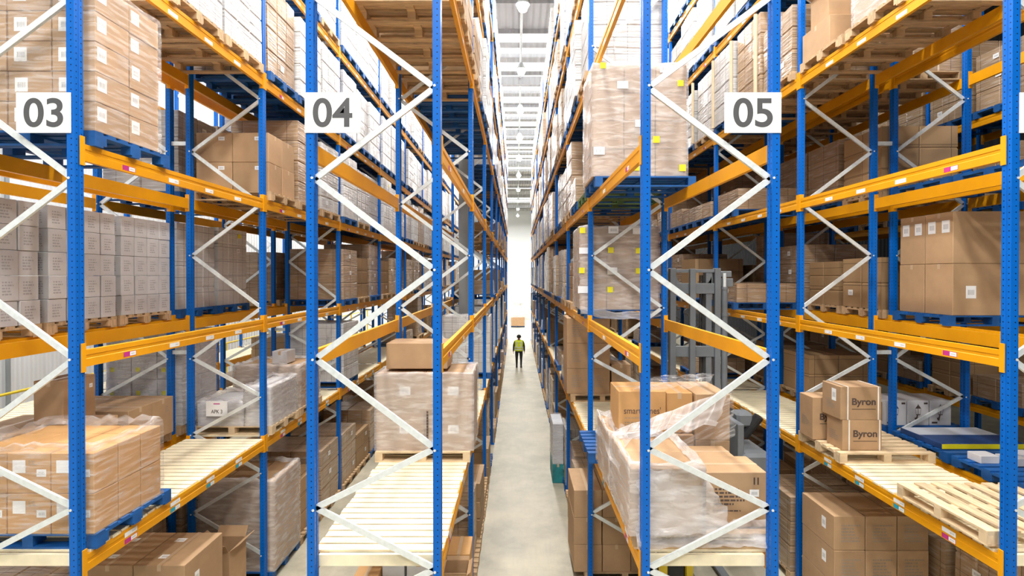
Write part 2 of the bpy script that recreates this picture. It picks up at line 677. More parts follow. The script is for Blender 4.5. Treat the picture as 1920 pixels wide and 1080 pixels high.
def zig(front):
    if front:
        z = [0.58, 1.13, 1.68, 2.23, 2.79, 3.33, 4.147, 4.955, 5.78, 6.606]
    else:
        z = [0.5, 1.15, 1.8, 2.4, 3.0, 3.6, 4.40, 5.22, 6.03, 6.85]
    while z[-1] < 12.2:
        z.append(z[-1] + .82)
    return z


def brace(b, x0, z0, x1, z1):
    d = Vector((x1 - x0, 0, z1 - z0)).normalized()
    nrm = Vector((-d.z, 0, d.x))
    p, q = Vector((x0, 0, z0)), Vector((x1, 0, z1))
    b.bar(p, q, .052, .004)
    for sgn in (-1, 1):
        b.bar(p + nrm * .024 * sgn + Vector((0, .012, 0)), q + nrm * .024 * sgn + Vector((0, .012, 0)), .004, .024)


LAT = {}


def lattice(w, front, mirror):
    """one mesh with the whole zig-zag, for frames seen from afar"""
    k = (round(w, 2), front, mirror)
    if k not in LAT:
        b = MB()
        z = zig(front)
        for i in range(len(z) - 1):
            s0 = 1 if (i % 2 == 1) != mirror else -1
            x0, x1 = s0 * (w / 2 - .07), -s0 * (w / 2 - .07)
            brace(b, x0, z[i], x1, z[i + 1])
        LAT[k] = b.mesh('brace_lattice', ['galvanised'])
    return LAT[k]


BR = {}
b = MB(); b.tube((0, -.05, 0), (0, .02, 0), .011, n=8)
BOLT = b.mesh('bolt', ['galvanised'])


def rack(code, bays, levels, nframe, rear_levels=None):
    x0, x1 = XR[code]
    w = x1 - x0
    cx = (x0 + x1) / 2
    desc = {'01': 'empty timber-decked pallet rack beside the white wall',
            '02': 'blue and orange pallet rack standing back to back with rack zero-three',
            '03': 'blue and orange pallet rack numbered zero-three',
            '04': 'blue and orange pallet rack numbered zero-four',
            '05': 'blue and orange pallet rack numbered zero-five',
            '06': 'blue and orange pallet rack holding the pallet of two corded brown boxes',
            '07': 'blue and orange pallet rack holding the yellow-edged flat pack',
            '08': 'shaded blue pallet rack beyond the aisle behind the yellow-edged flat pack'}[code]
    root = thing('pallet_rack', (cx, Z0, 0), desc, 'pallet rack', 'pallet racks')
    mirror = code in ('03', '05', '07', '01')
    lo, hi = bays
    for i in range(lo, hi + 1):
        fr = put('upright_frame', None, root, (0, i * BAY, 0))
        for sx in (-1, 1):
            put('post', POST, fr, (sx * (w / 2 - PW / 2), PD / 2, 0))
        near = i <= 1 and code in ('03', '04', '05', '06', '07', '02')
        if not near:
            put('brace', lattice(w, i == 0, mirror), fr, (0, PD / 2, 0))
            continue
        z = zig(i == 0)
        for k in range(len(z) - 1):
            s0 = 1 if (k % 2 == 1) != mirror else -1
            dz = round(z[k + 1] - z[k], 3)
            key = (s0, dz, round(w, 2))
            if key not in BR:
                b = MB()
                brace(b, s0 * (w / 2 - .06), 0, -s0 * (w / 2 - .06), dz)
                b.tube((s0 * (w / 2 - .055), -.052, 0), (s0 * (w / 2 - .055), .02, 0), .012, n=8)
                BR[key] = b.mesh('brace', ['galvanised'])
            put('brace', BR[key], fr, (0, PD / 2, z[k]))
    # beams
    jobs = []
    for i in range(lo, hi):
        for lv in levels:
            if lv == 'G' and i < 2 or lv == 'E' and i < 1:
                continue
            for side in (-1, 1):
                jobs.append((i, lv, side))
    vis = -1 if cx > 0 else 1
    jobs.sort(key=lambda j: (j[0] + (1.5 if j[2] != vis and code not in ('04', '05') else 0)))
    far = MB()
    for n, (i, lv, side) in enumerate(jobs):
        z = LV[lv] - (.022 if lv == 'C' else 0)
        loc = (side * (w / 2), i * BAY + PD, z)
        if n >= 100:
            xs = loc[0]
            far.box(min(xs, xs - side * .045), max(xs, xs - side * .045), loc[1], loc[1] + BAY - PD, z - .155, z)
            continue
        if i <= 2:
            o = put('beam', BEAM, root, loc)
            for c in CONN:
                put('end_connector', c, o)
            if side == vis and i <= 2 and code in ('03', '06', '01', '05', '04'):
                for k, dy in enumerate((.64, 1.32, 2.0, 2.67)):
                    if code in ('04', '05') and k % 2:
                        continue
                    top = lv == 'C'
                    a = LAB_M if (k == 0 and not top) else LAB_W
                    ll = put('location_label', a, o, (.0, dy - PD, -.055 if top else -.115))
                    if side < 0:
                        ll.scale = (1, -1, 1)
                    if top:
                        l2 = put('location_label', LAB_M if k == 0 else LAB_C, o, (.0, dy - PD, -.122))
                        if side < 0:
                            l2.scale = (1, -1, 1)
        else:
            o = put('beam', BEAMFAR, root, loc)
        if side < 0:
            o.scale = (-1, 1, 1)
    if far.v:
        o = far.build('beam', ['orange_paint'], root, weld=False)
        o['kind'] = 'stuff'
    return root


ALL = ['C', 'B', 'A', 'D', 'E', 'G']
RK = {}
for code, bays in (('03', (0, 10)), ('04', (0, 10)), ('05', (0, 10)), ('06', (0, 10)), ('02', (0, 6)), ('07', (0, 5)),
                   ('01', (0, 6)), ('08', (0, 4))):
    RK[code] = rack(code, bays, ALL if code in ('03', '04', '05', '06') else (['C', 'B', 'A', 'D'] if code != '01' else ['C']), 0)
# row spacers between the back-to-back racks
for pa, pb in (('02', '03'), ('06', '07')):
    for i in range(0, 6):
        for z in (3.7, 6.98, 10.2):
            b = MB()
            x0 = XR[pa][1] - .01
            x1 = XR[pb][0] + .01
            cx = (XR[pa][0] + XR[pa][1]) / 2
            b.box(x0 - cx, x1 - cx, i * BAY + .03, i * BAY + .07, z - .03, z + .03)
            if i < RK[pa].get('n', 99):
                b.build('row_spacer', ['galvanised'], RK[pa])
# timber decks on the first beam level
for code, (lo, hi) in (('03', (0, 10)), ('04', (0, 10)), ('05', (0, 10)), ('06', (0, 10)), ('01', (0, 6)), ('02', (1, 4))):
    x0, x1 = XR[code]
    for i in range(lo, hi):
        o = put('slatted_deck', DECK, None, ((x0 + x1) / 2, Z0 + i * BAY + PD, LV['C']))
        tag(o, 'pale timber slat deck, %s, %s bay' % (RN[code], ON[i]), 'shelf deck', 'slatted timber decks')
        if i == 0:
            b = MB(); b.box(-.54, .54, .012, .05, -.125, -.022); b.build('edge_board', ['deck_timber'], o)

# number signs on the end uprights
for txt, px0, px1 in (('03', 34, 136), ('04', 573, 677), ('05', 1357, 1463), ('06', 1908, 2010)):
    x0, x1 = X(px0, Z0), X(px1, Z0)
    t = thing('number_sign', ((x0 + x1) / 2, Z0 - .006, 6.36), 'white sign reading %s fixed to its end upright' % NUM[txt], 'sign', None)
    b = MB(); b.box(-(x1 - x0) / 2, (x1 - x0) / 2, -.003, .003, -.18, .18)
    b.build('panel', ['sign_white'], t)
    put('digits', text_mesh(txt, .354, .262, 0.018, 'sign_grey'), t, (.0, -.0032, .0))


# ------------------------------------------------------------------ pallets
def pallet_bits(wood, w=1.30, d=1.02):
    hx, hy = w / 2, d / 2
    top = MB()
    ws = 7
    for i in range(ws):
        y = -hy + i * (d - .1) / (ws - 1)
        top.box(-hx, hx, y, y + .1, .122, .142)
    for x in (-hx, -.05, hx - .1):
        top.box(x, x + .1, -hy, hy, .100, .122)
    blk = MB(); blk.box(-.05, .05, -.07, .07, .02, .100)
    base = MB(); base.box(-hx, hx, -.05, .05, 0, .02)
    whole = MB()
    for m_ in (top, ):
        whole.v, whole.f, whole.m, whole.uv = list(top.v), list(top.f), list(top.m), list(top.uv)
    for y in (-hy + .05, 0, hy - .05):
        whole.box(-hx, hx, y - .05, y + .05, 0, .02)
        for x in (-hx + .05, 0, hx - .05):
            whole.box(x - .05, x + .05, y - (.05 if y else .07), y + (.05 if y else .07), .02, .1)
    return (top.mesh('top_deck', [wood], weld=False), blk.mesh('block', [wood]), base.mesh('base_board', [wood]),
            whole.mesh('pallet', [wood], weld=False))


PB = {k: pallet_bits(m_) for k, m_ in (('wood', 'pallet_wood'), ('pale', 'pallet_pale'), ('blue', 'pallet_blue'), ('green', 'pallet_green'))}
PNAME = {'wood': 'wooden_pallet', 'pale': 'wooden_pallet', 'blue': 'blue_pallet', 'green': 'green_pallet'}
PDESC = {'wood': 'brown wooden pallet', 'pale': 'pale wooden pallet', 'blue': 'blue painted pallet', 'green': 'olive green pallet'}
npal = [0]


def pallet(kind, x, y, z, label, detail=False, rz=0.0, sx=1.0, sy=1.0):
    bits = PB[kind]
    npal[0] += 1
    if not detail:
        o = put(PNAME[kind], bits[3], None, (x, y, z), rz)
        tag(o, label, 'pallet', 'pallets')
        o.scale = (sx, sy, 1)
        return o
    t = thing(PNAME[kind], (x, y, z), label, 'pallet', 'pallets', rz)
    t.scale = (sx, sy, 1)
    put('top_deck', bits[0], t)
    for yy in (-.46, 0, .46):
        put('base_board', bits[2], t, (0, yy, 0))
        for xx in (-.6, 0, .6):
            put('block', bits[1], t, (xx, yy if yy == 0 else yy * .957, 0))
    return t


# ------------------------------------------------------------------ cartons
CART = {}


def carton_mesh(w, d, h, mat='carton', tape=True, soft=0.004):
    k = (round(w, 2), round(d, 2), round(h, 2), mat, tape)
    if k in CART:
        return CART[k]
    b = MB()
    b.box(-w / 2, w / 2, -d / 2, d / 2, 0, h)
    me = b.mesh('carton', [mat, 'tape'], bevel=0.005)
    if tape:
        bm = bmesh.new(); bm.from_mesh(me)
        e = .0008
        if w >= d:
            t = [[(-w / 2, -.024, h + e), (w / 2, -.024, h + e), (w / 2, .024, h + e), (-w / 2, .024, h + e)],
                 [(-w / 2 - e, -.024, h - .07), (-w / 2 - e, .024, h - .07), (-w / 2 - e, .024, h), (-w / 2 - e, -.024, h)],
                 [(w / 2 + e, -.024, h - .07), (w / 2 + e, .024, h - .07), (w / 2 + e, .024, h), (w / 2 + e, -.024, h)]]
        else:
            t = [[(-.024, -d / 2, h + e), (.024, -d / 2, h + e), (.024, d / 2, h + e), (-.024, d / 2, h + e)],
                 [(-.024, -d / 2 - e, h - .07), (.024, -d / 2 - e, h - .07), (.024, -d / 2 - e, h), (-.024, -d / 2 - e, h)]]
        for q in t:
            f = bm.faces.new([bm.verts.new(p) for p in q])
            f.material_index = 1
        bm.to_mesh(me); bm.free()
    CART[k] = me
    return me


LABS = {}


def sticker(parent, face, size, dims, u, v, mat='barcode_label', name='label'):
    """sticker on a carton face; u, v are centre fractions of the face, size in m"""
    w, d, h = dims
    sw, sh = size
    k = (face in 'LR', round(sw, 2), round(sh, 2), mat, face)
    if k not in LABS:
        b = MB()
        a, c = sw / 2, sh / 2
        U = [(0, 0), (1, 0), (1, 1), (0, 1)]
        if face == 'F':
            b.face([(-a, 0, -c), (a, 0, -c), (a, 0, c), (-a, 0, c)], 0, U)
        elif face == 'R':
            b.face([(0, -a, -c), (0, a, -c), (0, a, c), (0, -a, c)], 0, U)
        elif face == 'L':
            b.face([(0, a, -c), (0, -a, -c), (0, -a, c), (0, a, c)], 0, U)
        else:
            b.face([(-a, -c, 0), (a, -c, 0), (a, c, 0), (-a, c, 0)], 0, U)
        LABS[k] = b.mesh(name, [mat], weld=False)
    e = .0015
    loc = {'F': ((u - .5) * w, -d / 2 - e, v * h), 'R': (w / 2 + e, (u - .5) * d, v * h),
           'L': (-w / 2 - e, (u - .5) * d, v * h), 'T': ((u - .5) * w, (v - .5) * d, h + e)}[face]
    return put(name, LABS[k], parent, loc)


PRN = {}


def print_block(parent, face, dims, u, v, w, h, rows, mat='print_grey', name='print'):
    k = (face, round(w, 2), round(h, 2), rows, mat)
    if k not in PRN:
        b = MB()
        rr = random.Random(hash(str(k)) & 255 if False else rows * 7 + int(w * 100))
        for i in range(rows):
            z0 = h / 2 - (i + .8) * h / rows
            z1 = z0 + h / rows * .5
            x = -w / 2
            end = w / 2 * rr.uniform(.2, 1)
            while x < end:
                l = rr.uniform(.012, .05)
                x2 = min(x + l, end)
                if face == 'F':
                    b.face([(x, 0, z0), (x2, 0, z0), (x2, 0, z1), (x, 0, z1)], 0)
                elif face == 'R':
                    b.face([(0, x, z0), (0, x2, z0), (0, x2, z1), (0, x, z1)], 0)
                else:
                    b.face([(0, -x, z0), (0, -x2, z0), (0, -x2, z1), (0, -x, z1)], 0)
                x = x2 + rr.uniform(.006, .014)
        PRN[k] = b.mesh(name, [mat], weld=False)
    W_, d, hh = dims
    e = .0012
    loc = {'F': ((u - .5) * W_, -d / 2 - e, v * hh), 'R': (W_ / 2 + e, (u - .5) * d, v * hh), 'L': (-W_ / 2 - e, (u - .5) * d, v * hh)}[face]
    return put(name, PRN[k], parent, loc)


def film_shell(parent, w, d, h, mat='stretch_film', amp=.012, off=.012, ruffle=.03, z0=0.0, seed=0):
    """thin wrapped film around a load: four sides and a gathered rim over the top"""
    b = MB()
    nx, ny, nz = max(3, int(w / .09)), max(3, int(d / .09)), max(3, int(h / .09))
    hw, hd = w / 2 + off, d / 2 + off
    ring = [(-hw + 2 * hw * i / nx, -hd) for i in range(nx)] + [(hw, -hd + 2 * hd * i / ny) for i in range(ny)] + \
           [(hw - 2 * hw * i / nx, hd) for i in range(nx)] + [(-hw, hd - 2 * hd * i / ny) for i in range(ny)]
    cum = [0]
    for i in range(len(ring)):
        a, c = ring[i], ring[(i + 1) % len(ring)]
        cum.append(cum[-1] + math.hypot(a[0] - c[0], a[1] - c[1]))
    rows = [(z0 + (h - z0) * k / nz, 1.0) for k in range(nz + 1)]
    rows += [(h + ruffle * .7, .985), (h + ruffle, .94), (h + ruffle * .4, .86), (h + .012, .78)]
    P = []
    for j, (z, sc) in enumerate(rows):
        r = []
        for i, (x, y) in enumerate(ring):
            n1 = noise.noise(Vector((x * 4 + seed, y * 4 + 3 * z, z * 9)))
            n2 = noise.noise(Vector((x * 13 + seed, y * 13, z * 3 + 5)))
            k = amp * abs(n1) + amp * .4 * abs(n2)
            nn = Vector((x, y, 0)).normalized() * k
            if j > nz:
                zz = z + ruffle * .8 * n2
            else:
                zz = z
            r.append((x * sc + nn.x, y * sc + nn.y, max(zz, z0)))
        P.append(r)
    m = len(ring)
    for j in range(len(rows) - 1):
        for i in range(m):
            i2 = (i + 1) % m
            u0, u1 = cum[i], cum[i + 1]
            b.face([P[j][i], P[j][i2], P[j + 1][i2], P[j + 1][i]], 0, [(u0, rows[j][0]), (u1, rows[j][0]), (u1, rows[j + 1][0] + .02 * (j > nz)), (u0, rows[j + 1][0] + .02 * (j > nz))])
    return b.build('stretch_film', [mat], parent, smooth=True)


def split_sizes(total, n):
    return [total / n] * n


CATN = {'carton': 'brown', 'carton_white': 'white', 'carton_warm': 'orange-brown'}
ROWN = {1: ['only row'], 2: ['bottom row', 'top row'], 3: ['bottom row', 'middle row', 'top row']}


def stack(x0, x1, y0, y1, z0, h, nx, ny, nz, label, mat='carton', film=None, labels=(), prints=(), loose=False, name='wrapped_carton_load',
          group='film-wrapped pallet loads', skip=(), tape=False, ruffle=.03, jitter=.004, short=None):
    """cartons piled nx*ny*nz (only those that can be seen). wrapped -> one thing whose parts are the cartons and film;
    loose -> every carton a thing"""
    w, d = x1 - x0, y1 - y0
    cx, cyy = (x0 + x1) / 2, (y0 + y1) / 2
    cw, cdp, ch = w / nx, d / ny, h / nz
    vis_side = nx - 1 if cx < 0 else 0
    root = None if loose else thing(name, (cx, cyy, z0), label, 'pallet load', group)
    g = .011
    me = carton_mesh(cw - g, cdp - g, ch - .004, mat, tape)
    for k in range(nz):
        for j in range(ny):
            for i in range(nx):
                if not (j == 0 or i == vis_side or k == nz - 1 or (z0 > CAMZ and k == 0 and False)):
                    continue
                if (i, j, k) in skip:
                    continue
                lx = -w / 2 + (i + .5) * cw + R.uniform(-jitter, jitter)
                ly = -d / 2 + (j + .5) * cdp + R.uniform(-jitter, jitter)
                if loose:
                    col = ['left', 'centre', 'right'] if nx == 3 else (['left', 'right'] if nx == 2 else ['single'])
                    lab = '%s, %s, %s column%s' % (label, (ROWN.get(nz) or [ON[q] + ' row up' for q in range(nz)])[k],
                                                  col[i] if nx <= 3 else ON[i], '' if ny == 1 else ', %s from front' % ON[j])
                    o = tag(put('carton', me, None, (cx + lx, cyy + ly, z0 + k * ch)), lab, 'box', group)
                else:
                    o = put('carton', me, root, (lx, ly, k * ch))
                dims = (cw - g, cdp - g, ch)
                for (f, size, u, v, mm, *row) in labels:
                    if row and k != row[0]:
                        continue
                    if (f == 'F' and j == 0) or (f in 'RL' and i == vis_side) or (f == 'T' and k == nz - 1):
                        sticker(o, f, size, dims, u, v, mm)
                for (f, u, v, pw, ph, rows, mm) in prints:
                    if (f == 'F' and j == 0) or (f in 'RL' and i == vis_side):
                        print_block(o, f, dims, u, v, pw, ph, rows, mm)
    if film and root:
        film_shell(root, w, d, h, film, ruffle=ruffle, seed=cx * 3 + cyy)
    return root


def lone(x0, x1, y0, y1, z0, z1, label, mat='carton', name='carton', rz=0.0, tape=True, group=None, cat='box'):
    w, d, h = x1 - x0, y1 - y0, z1 - z0
    o = put(name, carton_mesh(w, d, h, mat, tape), None, ((x0 + x1) / 2, (y0 + y1) / 2, z0), rz)
    tag(o, label, cat, group)
    return o, (w, d, h)


# far loads: one lumpy body each, carton seams pressed into the surface
def lattice_body(w, d, h, nx, ny, nz, mat, lump=.01, seed=0, steps=None):
    def axis(n, L_):
        out = []
        c = L_ / n
        for i in range(n + 1):
            p = i * c
            if 0 < i < n:
                out += [(p - .02, False), (p, True), (p + .02, False)]
            else:
                out.append((p, False))
        return out
    ax = [axis(nx, w), axis(ny, d), axis(nz, h)]
    b = MB()

    def P(i, j, k):
        idx = (i, j, k)
        c = [ax[a][idx[a]][0] for a in range(3)]
        seam = [ax[a][idx[a]][1] for a in range(3)]
        for a in range(3):
            if idx[a] in (0, len(ax[a]) - 1) and any(seam[q] for q in range(3) if q != a):
                if a == 2 and idx[a] == 0:
                    continue
                c[a] += .012 * (1 if idx[a] == 0 else -1)
        v = Vector((c[0] - w / 2, c[1] - d / 2, c[2]))
        nn = Vector((noise.noise(v * 2.5 + Vector((seed, 0, 0))), noise.noise(v * 2.5 + Vector((0, seed, 9))), 0 if idx[2] == 0 else noise.noise(v * 2 + Vector((7, 1, seed))) * .6))
        return tuple(v + nn * lump)
    n = [len(a) for a in ax]
    for i in range(n[0] - 1):
        for k in range(n[2] - 1):
            b.face([P(i, 0, k), P(i + 1, 0, k), P(i + 1, 0, k + 1), P(i, 0, k + 1)])
            b.face([P(i, n[1] - 1, k), P(i, n[1] - 1, k + 1), P(i + 1, n[1] - 1, k + 1), P(i + 1, n[1] - 1, k)])
    for j in range(n[1] - 1):
        for k in range(n[2] - 1):
            b.face([P(0, j, k), P(0, j, k + 1), P(0, j + 1, k + 1), P(0, j + 1, k)])
            b.face([P(n[0] - 1, j, k), P(n[0] - 1, j + 1, k), P(n[0] - 1, j + 1, k + 1), P(n[0] - 1, j, k + 1)])
    for i in range(n[0] - 1):
        for j in range(n[1] - 1):
            b.face([P(i, j, 0), P(i, j + 1, 0), P(i + 1, j + 1, 0), P(i + 1, j, 0)])
            b.face([P(i, j, n[2] - 1), P(i + 1, j, n[2] - 1), P(i + 1, j + 1, n[2] - 1), P(i, j + 1, n[2] - 1)])
    # align the seam pattern of the UVs with the cells
    return b


VAR = {}


def variants(code, n=4):
    out = []
    for q in range(n):
        rr = random.Random(q * 17 + ord(code))
        if code in 'Ww':
            nx, ny, nz, mat = rr.choice([3, 4]), 3, rr.choice([4, 5]), 'load_white'
            h = rr.uniform(1.30, 1.58)
        elif code == 'B':
            nx, ny, nz, mat = rr.choice([2, 3]), rr.choice([2, 3]), rr.choice([3, 4]), 'load_brown'
            h = rr.uniform(1.10, 1.55)
        elif code == 'g':
            nx, ny, nz, mat = 2, 2, 3, 'load_grey'
            h = rr.uniform(1.25, 1.5)
        elif code == 'b':
            nx, ny, nz, mat = 2, 2, rr.choice([2, 3]), 'load_kraft'
            h = rr.uniform(.8, 1.25)
        else:
            nx, ny, nz, mat = 2, 2, 1, 'load_brown'
            h = rr.uniform(.35, .6)
        w, d = rr.uniform(1.20, 1.28), rr.uniform(.93, 1.0)
        b = lattice_body(w, d, h, nx, ny, nz, mat, .018 if code != 'b' else .006, q * 3.1)
        me = b.mesh('load', [mat, 'barcode_label', 'yellow_sticker'])
        bm = bmesh.new(); bm.from_mesh(me)
        uvl = bm.loops.layers.uv.active
        for k in range(nz):                       # one sticker per carton row on both aisle faces and the front
            for s_ in (-1, 1):
                if rr.random() < (.5 if code in 'Ww' else .35):
                    y = rr.uniform(-d * .3, d * .3)
                    z = h / nz * (k + .6)
                    x = s_ * (w / 2 + .012)
                    a = .05 if code in 'Ww' else .06
                    pts = [(x, y - a, z - a * .8), (x, y + a, z - a * .8), (x, y + a, z + a * .8), (x, y - a, z + a * .8)]
                    f = bm.faces.new([bm.verts.new(p) for p in pts])
                    f.material_index = 2 if (code in 'Ww' and rr.random() < .3) else 1
                    for lp, uv in zip(f.loops, [(0, 0), (1, 0), (1, 1), (0, 1)]):
                        lp[uvl].uv = uv
        bm.to_mesh(me); bm.free()
        out.append((me, h, w, d))
    VAR[code] = out


for c_ in 'WBbSg':
    variants(c_)
VAR['w'] = VAR['W']
LDESC = {'W': 'film-wrapped white cartons', 'w': 'film-wrapped white cartons', 'B': 'film-wrapped brown cartons', 'b': 'plain brown cartons',
         'S': 'low brown cartons', 'g': 'film-wrapped grey cartons'}

FILL = {
    '03': {'D': ['.ww', 'BWW'] + ['WWW'] * 8, 'A': ['H..', 'HBW', 'WWW', 'WWW', 'WWB', 'WWW', 'WBW', 'WWW', 'WWW', 'WWW'],
           'B': ['...', '...', 'BbB', 'bB.', 'BBb', 'gBb', '.Bb', 'BB.', 'bBB', 'BBb'], 'C': ['H..', 'HH.', 'W..', '...', 'S.B', '.b.', 'b..', 'S..', '.b.', 'b.b'],
           'E': ['...'] + ['WWW'] * 9, 'G': ['...', '...'] + ['WWW'] * 8, 'F': ['...', 'HbB', 'BbB', 'bBB', 'BBb', 'bSB', 'BBB', 'bBb', 'SBB', 'BbB']},
    '04': {'D': ['.bb', 'bWW', 'WW.', 'WWW', 'BWW', 'WWW', 'WgW', 'WWW', 'WWB', 'WWW'], 'A': ['...', '...', '...', '...', 'P.b', 'bP.', '.bb', 'S.b', 'b..', '.b.'],
           'B': ['...', '...', '...', 'S..', '.b.', '..P', 'S..', '.b.', '...', 'b..'], 'C': ['..H', '...', '.W.', 'W..', '.W.', '...', 'W..', '.b.', 'W..', 'b..'],
           'E': ['...', 'WBW', 'WW.', 'WWW', 'WBW', 'WWW', 'WWW', 'BWW', 'WWW', 'WWW'], 'G': ['...', '...', 'WW.', 'WgW', 'WWW', 'WWW', 'WWW', 'WWW', 'WWW', 'WWW'],
           'F': ['...', 'BbP', 'bB.', 'PBb', 'Bbb', 'bPB', 'bBb', 'BbS', 'bBB', 'BbB']},
    '05': {'D': ['...', 'WWg', 'gBB', 'BWB', 'gBW', 'BBW', 'WBg', 'BBB', 'gBW', 'BgB'], 'A': ['..H', 'PSB', 'BgB', 'BBB', 'BgB', 'BBB', 'gBB', 'BBg', 'BBB', 'gBB'],
           'B': ['...', 'H.b', 'BgB', 'bBB', 'gBB', 'BBb', 'BgB', 'dBB', 'BdB', 'ddd'], 'C': ['H..', '..H', 'S.S', '...', 'b..', '.S.', 'b..', 'S.b', '.b.', 'd.d'],
           'E': ['...', 'PBW', 'WgB', 'BgW', 'gBB', 'WBg', 'BgB', 'gBW', 'BBg', 'gWB'], 'G': ['...', '...', 'gWB', 'WgB', 'gBW', 'WWg', 'gWB', 'WgW', 'WWg', 'gWW'],
           'F': ['...', 'HBB', 'gbS', 'bBB', 'SBb', 'BbB', 'gbB', 'bBb', 'BSB', 'bBB']},
    '06': {'D': ['.HH', 'BBW', 'WWW', 'BWW', 'WgW', 'WWW', 'gWB', 'WWW', 'WWW', 'BWW'], 'A': ['...', '..S', 'SSS', 'BSB', 'gBB', 'BBB', 'BbB', 'gBB', 'BBB', 'BBB'],
           'B': ['...', '..S', 'SbB', 'BBg', 'bBB', 'BBB', 'BbB', 'gBB', 'BBB', 'BbB'], 'C': ['H.H', '...', '.S.', '...', 'S.b', '.b.', 'b..', '...', 'S..', 'b.b'],
           'E': ['...', 'WgW', 'WWg', 'WWW', 'gWW', 'WWW', 'WgW', 'WWW', 'WWW', 'WWW'], 'G': ['...', '...', 'WgW', 'WWW', 'gWW', 'WWW', 'WgW', 'WWW', 'WWW', 'WWW'],
           'F': ['H.H', 'BSb', 'BbB', 'bBB', 'BBb', 'bSB', 'BBB', 'bBb', 'SBB', 'BbB']},
    '02': {'A': ['...', 'gg.', 'BBB', 'BbB'], 'B': ['HHH', 'WW.', 'BBb', 'bBB'], 'C': ['.HH', 'H..', '.b.', '...'], 'D': ['...', '...', 'WWW', 'WWW'],
           'F': ['bBB', 'BBb', 'bBB', 'BbB']},
    '07': {'A': ['.PP', 'bBB', 'BbB'], 'B': ['..H', 'bbB', 'Bbb'], 'C': ['.HH', 'H.b', 'bSS'], 'D': ['...', 'BBb', 'BB.'], 'F': ['bBB', 'BBb', '.bB']},
    '08': {'A': ['...', 'bBb', 'BbB', 'BBB'], 'B': ['...', '.bS', 'BbS', 'SbB'], 'C': ['...', 'PSb', 'Sb.', 'b.b'], 'D': ['...', 'BBB', 'BBB', 'BBB']},
    '01': {'F': ['...', 'bBb', 'BbB', 'bBB', 'BbB', 'bbB']},
}
VAR['d'] = [(m_, h_, w_, d_) for (m_, h_, w_, d_) in []] or None
b = lattice_body(1.24, 1.0, 1.2, 2, 2, 2, 'dark_wrap', .05, 4)
VAR['d'] = [(b.mesh('load', ['dark_wrap']), 1.2, 1.24, 1.0)]
LDESC['d'] = 'dark wrapped goods'

jobs = []
for code, lvls in FILL.items():
    cx = sum(XR[code]) / 2
    for lv, rows in lvls.items():
        for bay, row in enumerate(rows):
            for s, ch in enumerate(row):
                if ch in '.H':
                    continue
                if (lv == 'G' and bay < 2) or (lv == 'E' and bay < 1):
                    continue
                y = slot_y(bay, s)
                ax = abs(XR[code][1] if cx < 0 else XR[code][0])
                area = ax * F * (1 / y - 1 / (y + 1)) * F / y
                front = s == 0 or row[s - 1] in '.P' or ch == 'B'
                area += (1.2 * F * F / y / y) * (.15 if front else .04)
                # hidden from view: too high or behind nearer racks
                if H(0, y) < LV[lv] - .3:
                    continue
                if code in ('01', '02', '07', '08'):
                    area *= .35
                jobs.append((area, code, lv, bay, s, ch, y, cx))
jobs.sort(key=lambda j: -j[0])
CAPL = 252
nl = 0
sL, sP = {}, {}


def add_to(store, me, T, matkey):
    b = store.setdefault(matkey, MB())
    i = len(b.v)
    b.v += [tuple(T @ v.co) for v in me.vertices]
    for p in me.polygons:
        b.f.append(tuple(i + q for q in p.vertices))
        b.m.append(p.material_index)
    uvl = me.uv_layers[0].data
    for p in me.polygons:
        for li in p.loop_indices:
            b.uv.append(tuple(uvl[li].uv))


for n, (area, code, lv, bay, s, ch, y, cx) in enumerate(jobs):
    where = '%s, %s, %s bay, %s' % (RN[code], LN[lv], ON[bay], SN[s])
    where2 = where
    rr = random.Random(n * 31 + 5)
    z = LV[lv]
    yc = y + .51
    if ch == 'P':
        kind = 'green' if (code, lv, bay) == ('05', 'A', 1) else ('blue' if code in ('07', '08') else 'wood')
        for q in range(1 if kind == 'blue' else (3 if code == '04' else 1)):
            pallet(kind, cx + rr.uniform(-.02, .02), yc, z + q * .1425,
                   'empty %s pallet%s, %s' % (kind, ['', ' second up', ' third up'][q], where2), y < 11)
        continue
    kind = {'W': 'blue', 'w': 'wood', 'B': 'wood', 'b': 'wood', 'S': 'blue', 'g': 'blue', 'd': 'blue'}[ch]
    if ch == 'B' and (rr.random() < .35 or code == '08'):
        kind = 'blue'
    if ch == 'W' and rr.random() < .2:
        kind = 'wood'
    me, h, w, d = rr.choice(VAR[ch])
    ox = rr.uniform(-.05, .05)
    rz = rr.choice([0, math.pi]) + rr.uniform(-.025, .025)
    zs = rr.uniform(.9, 1.0)
    single = nl < CAPL
    if single:
        nl += 1
        o = put('wrapped_carton_load' if ch != 'b' else 'carton_load', me, None, (cx + ox, yc, z + .142), rz)
        o.scale = (1, 1, zs)
        tag(o, LDESC[ch] + ', ' + where2, 'pallet load', 'far pallet loads')
    else:
        T = Matrix.Translation((cx + ox, yc, z + .142)) @ Matrix.Rotation(rz, 4, 'Z') @ Matrix.Diagonal((1, 1, zs, 1))
        add_to(sL, me, T, ch)
    if single:
        pallet(kind, cx, yc, z, '%s pallet under %s, %s' % (kind if kind != 'pale' else 'pale', {'W': 'white load', 'w': 'white load', 'g': 'grey load', 'd': 'dark load'}.get(ch, 'brown load'), where2), y < 8.9)
    else:
        add_to(sP, PB[kind][3], Matrix.Translation((cx, yc, z)), kind)
allL = MB()
mats = []
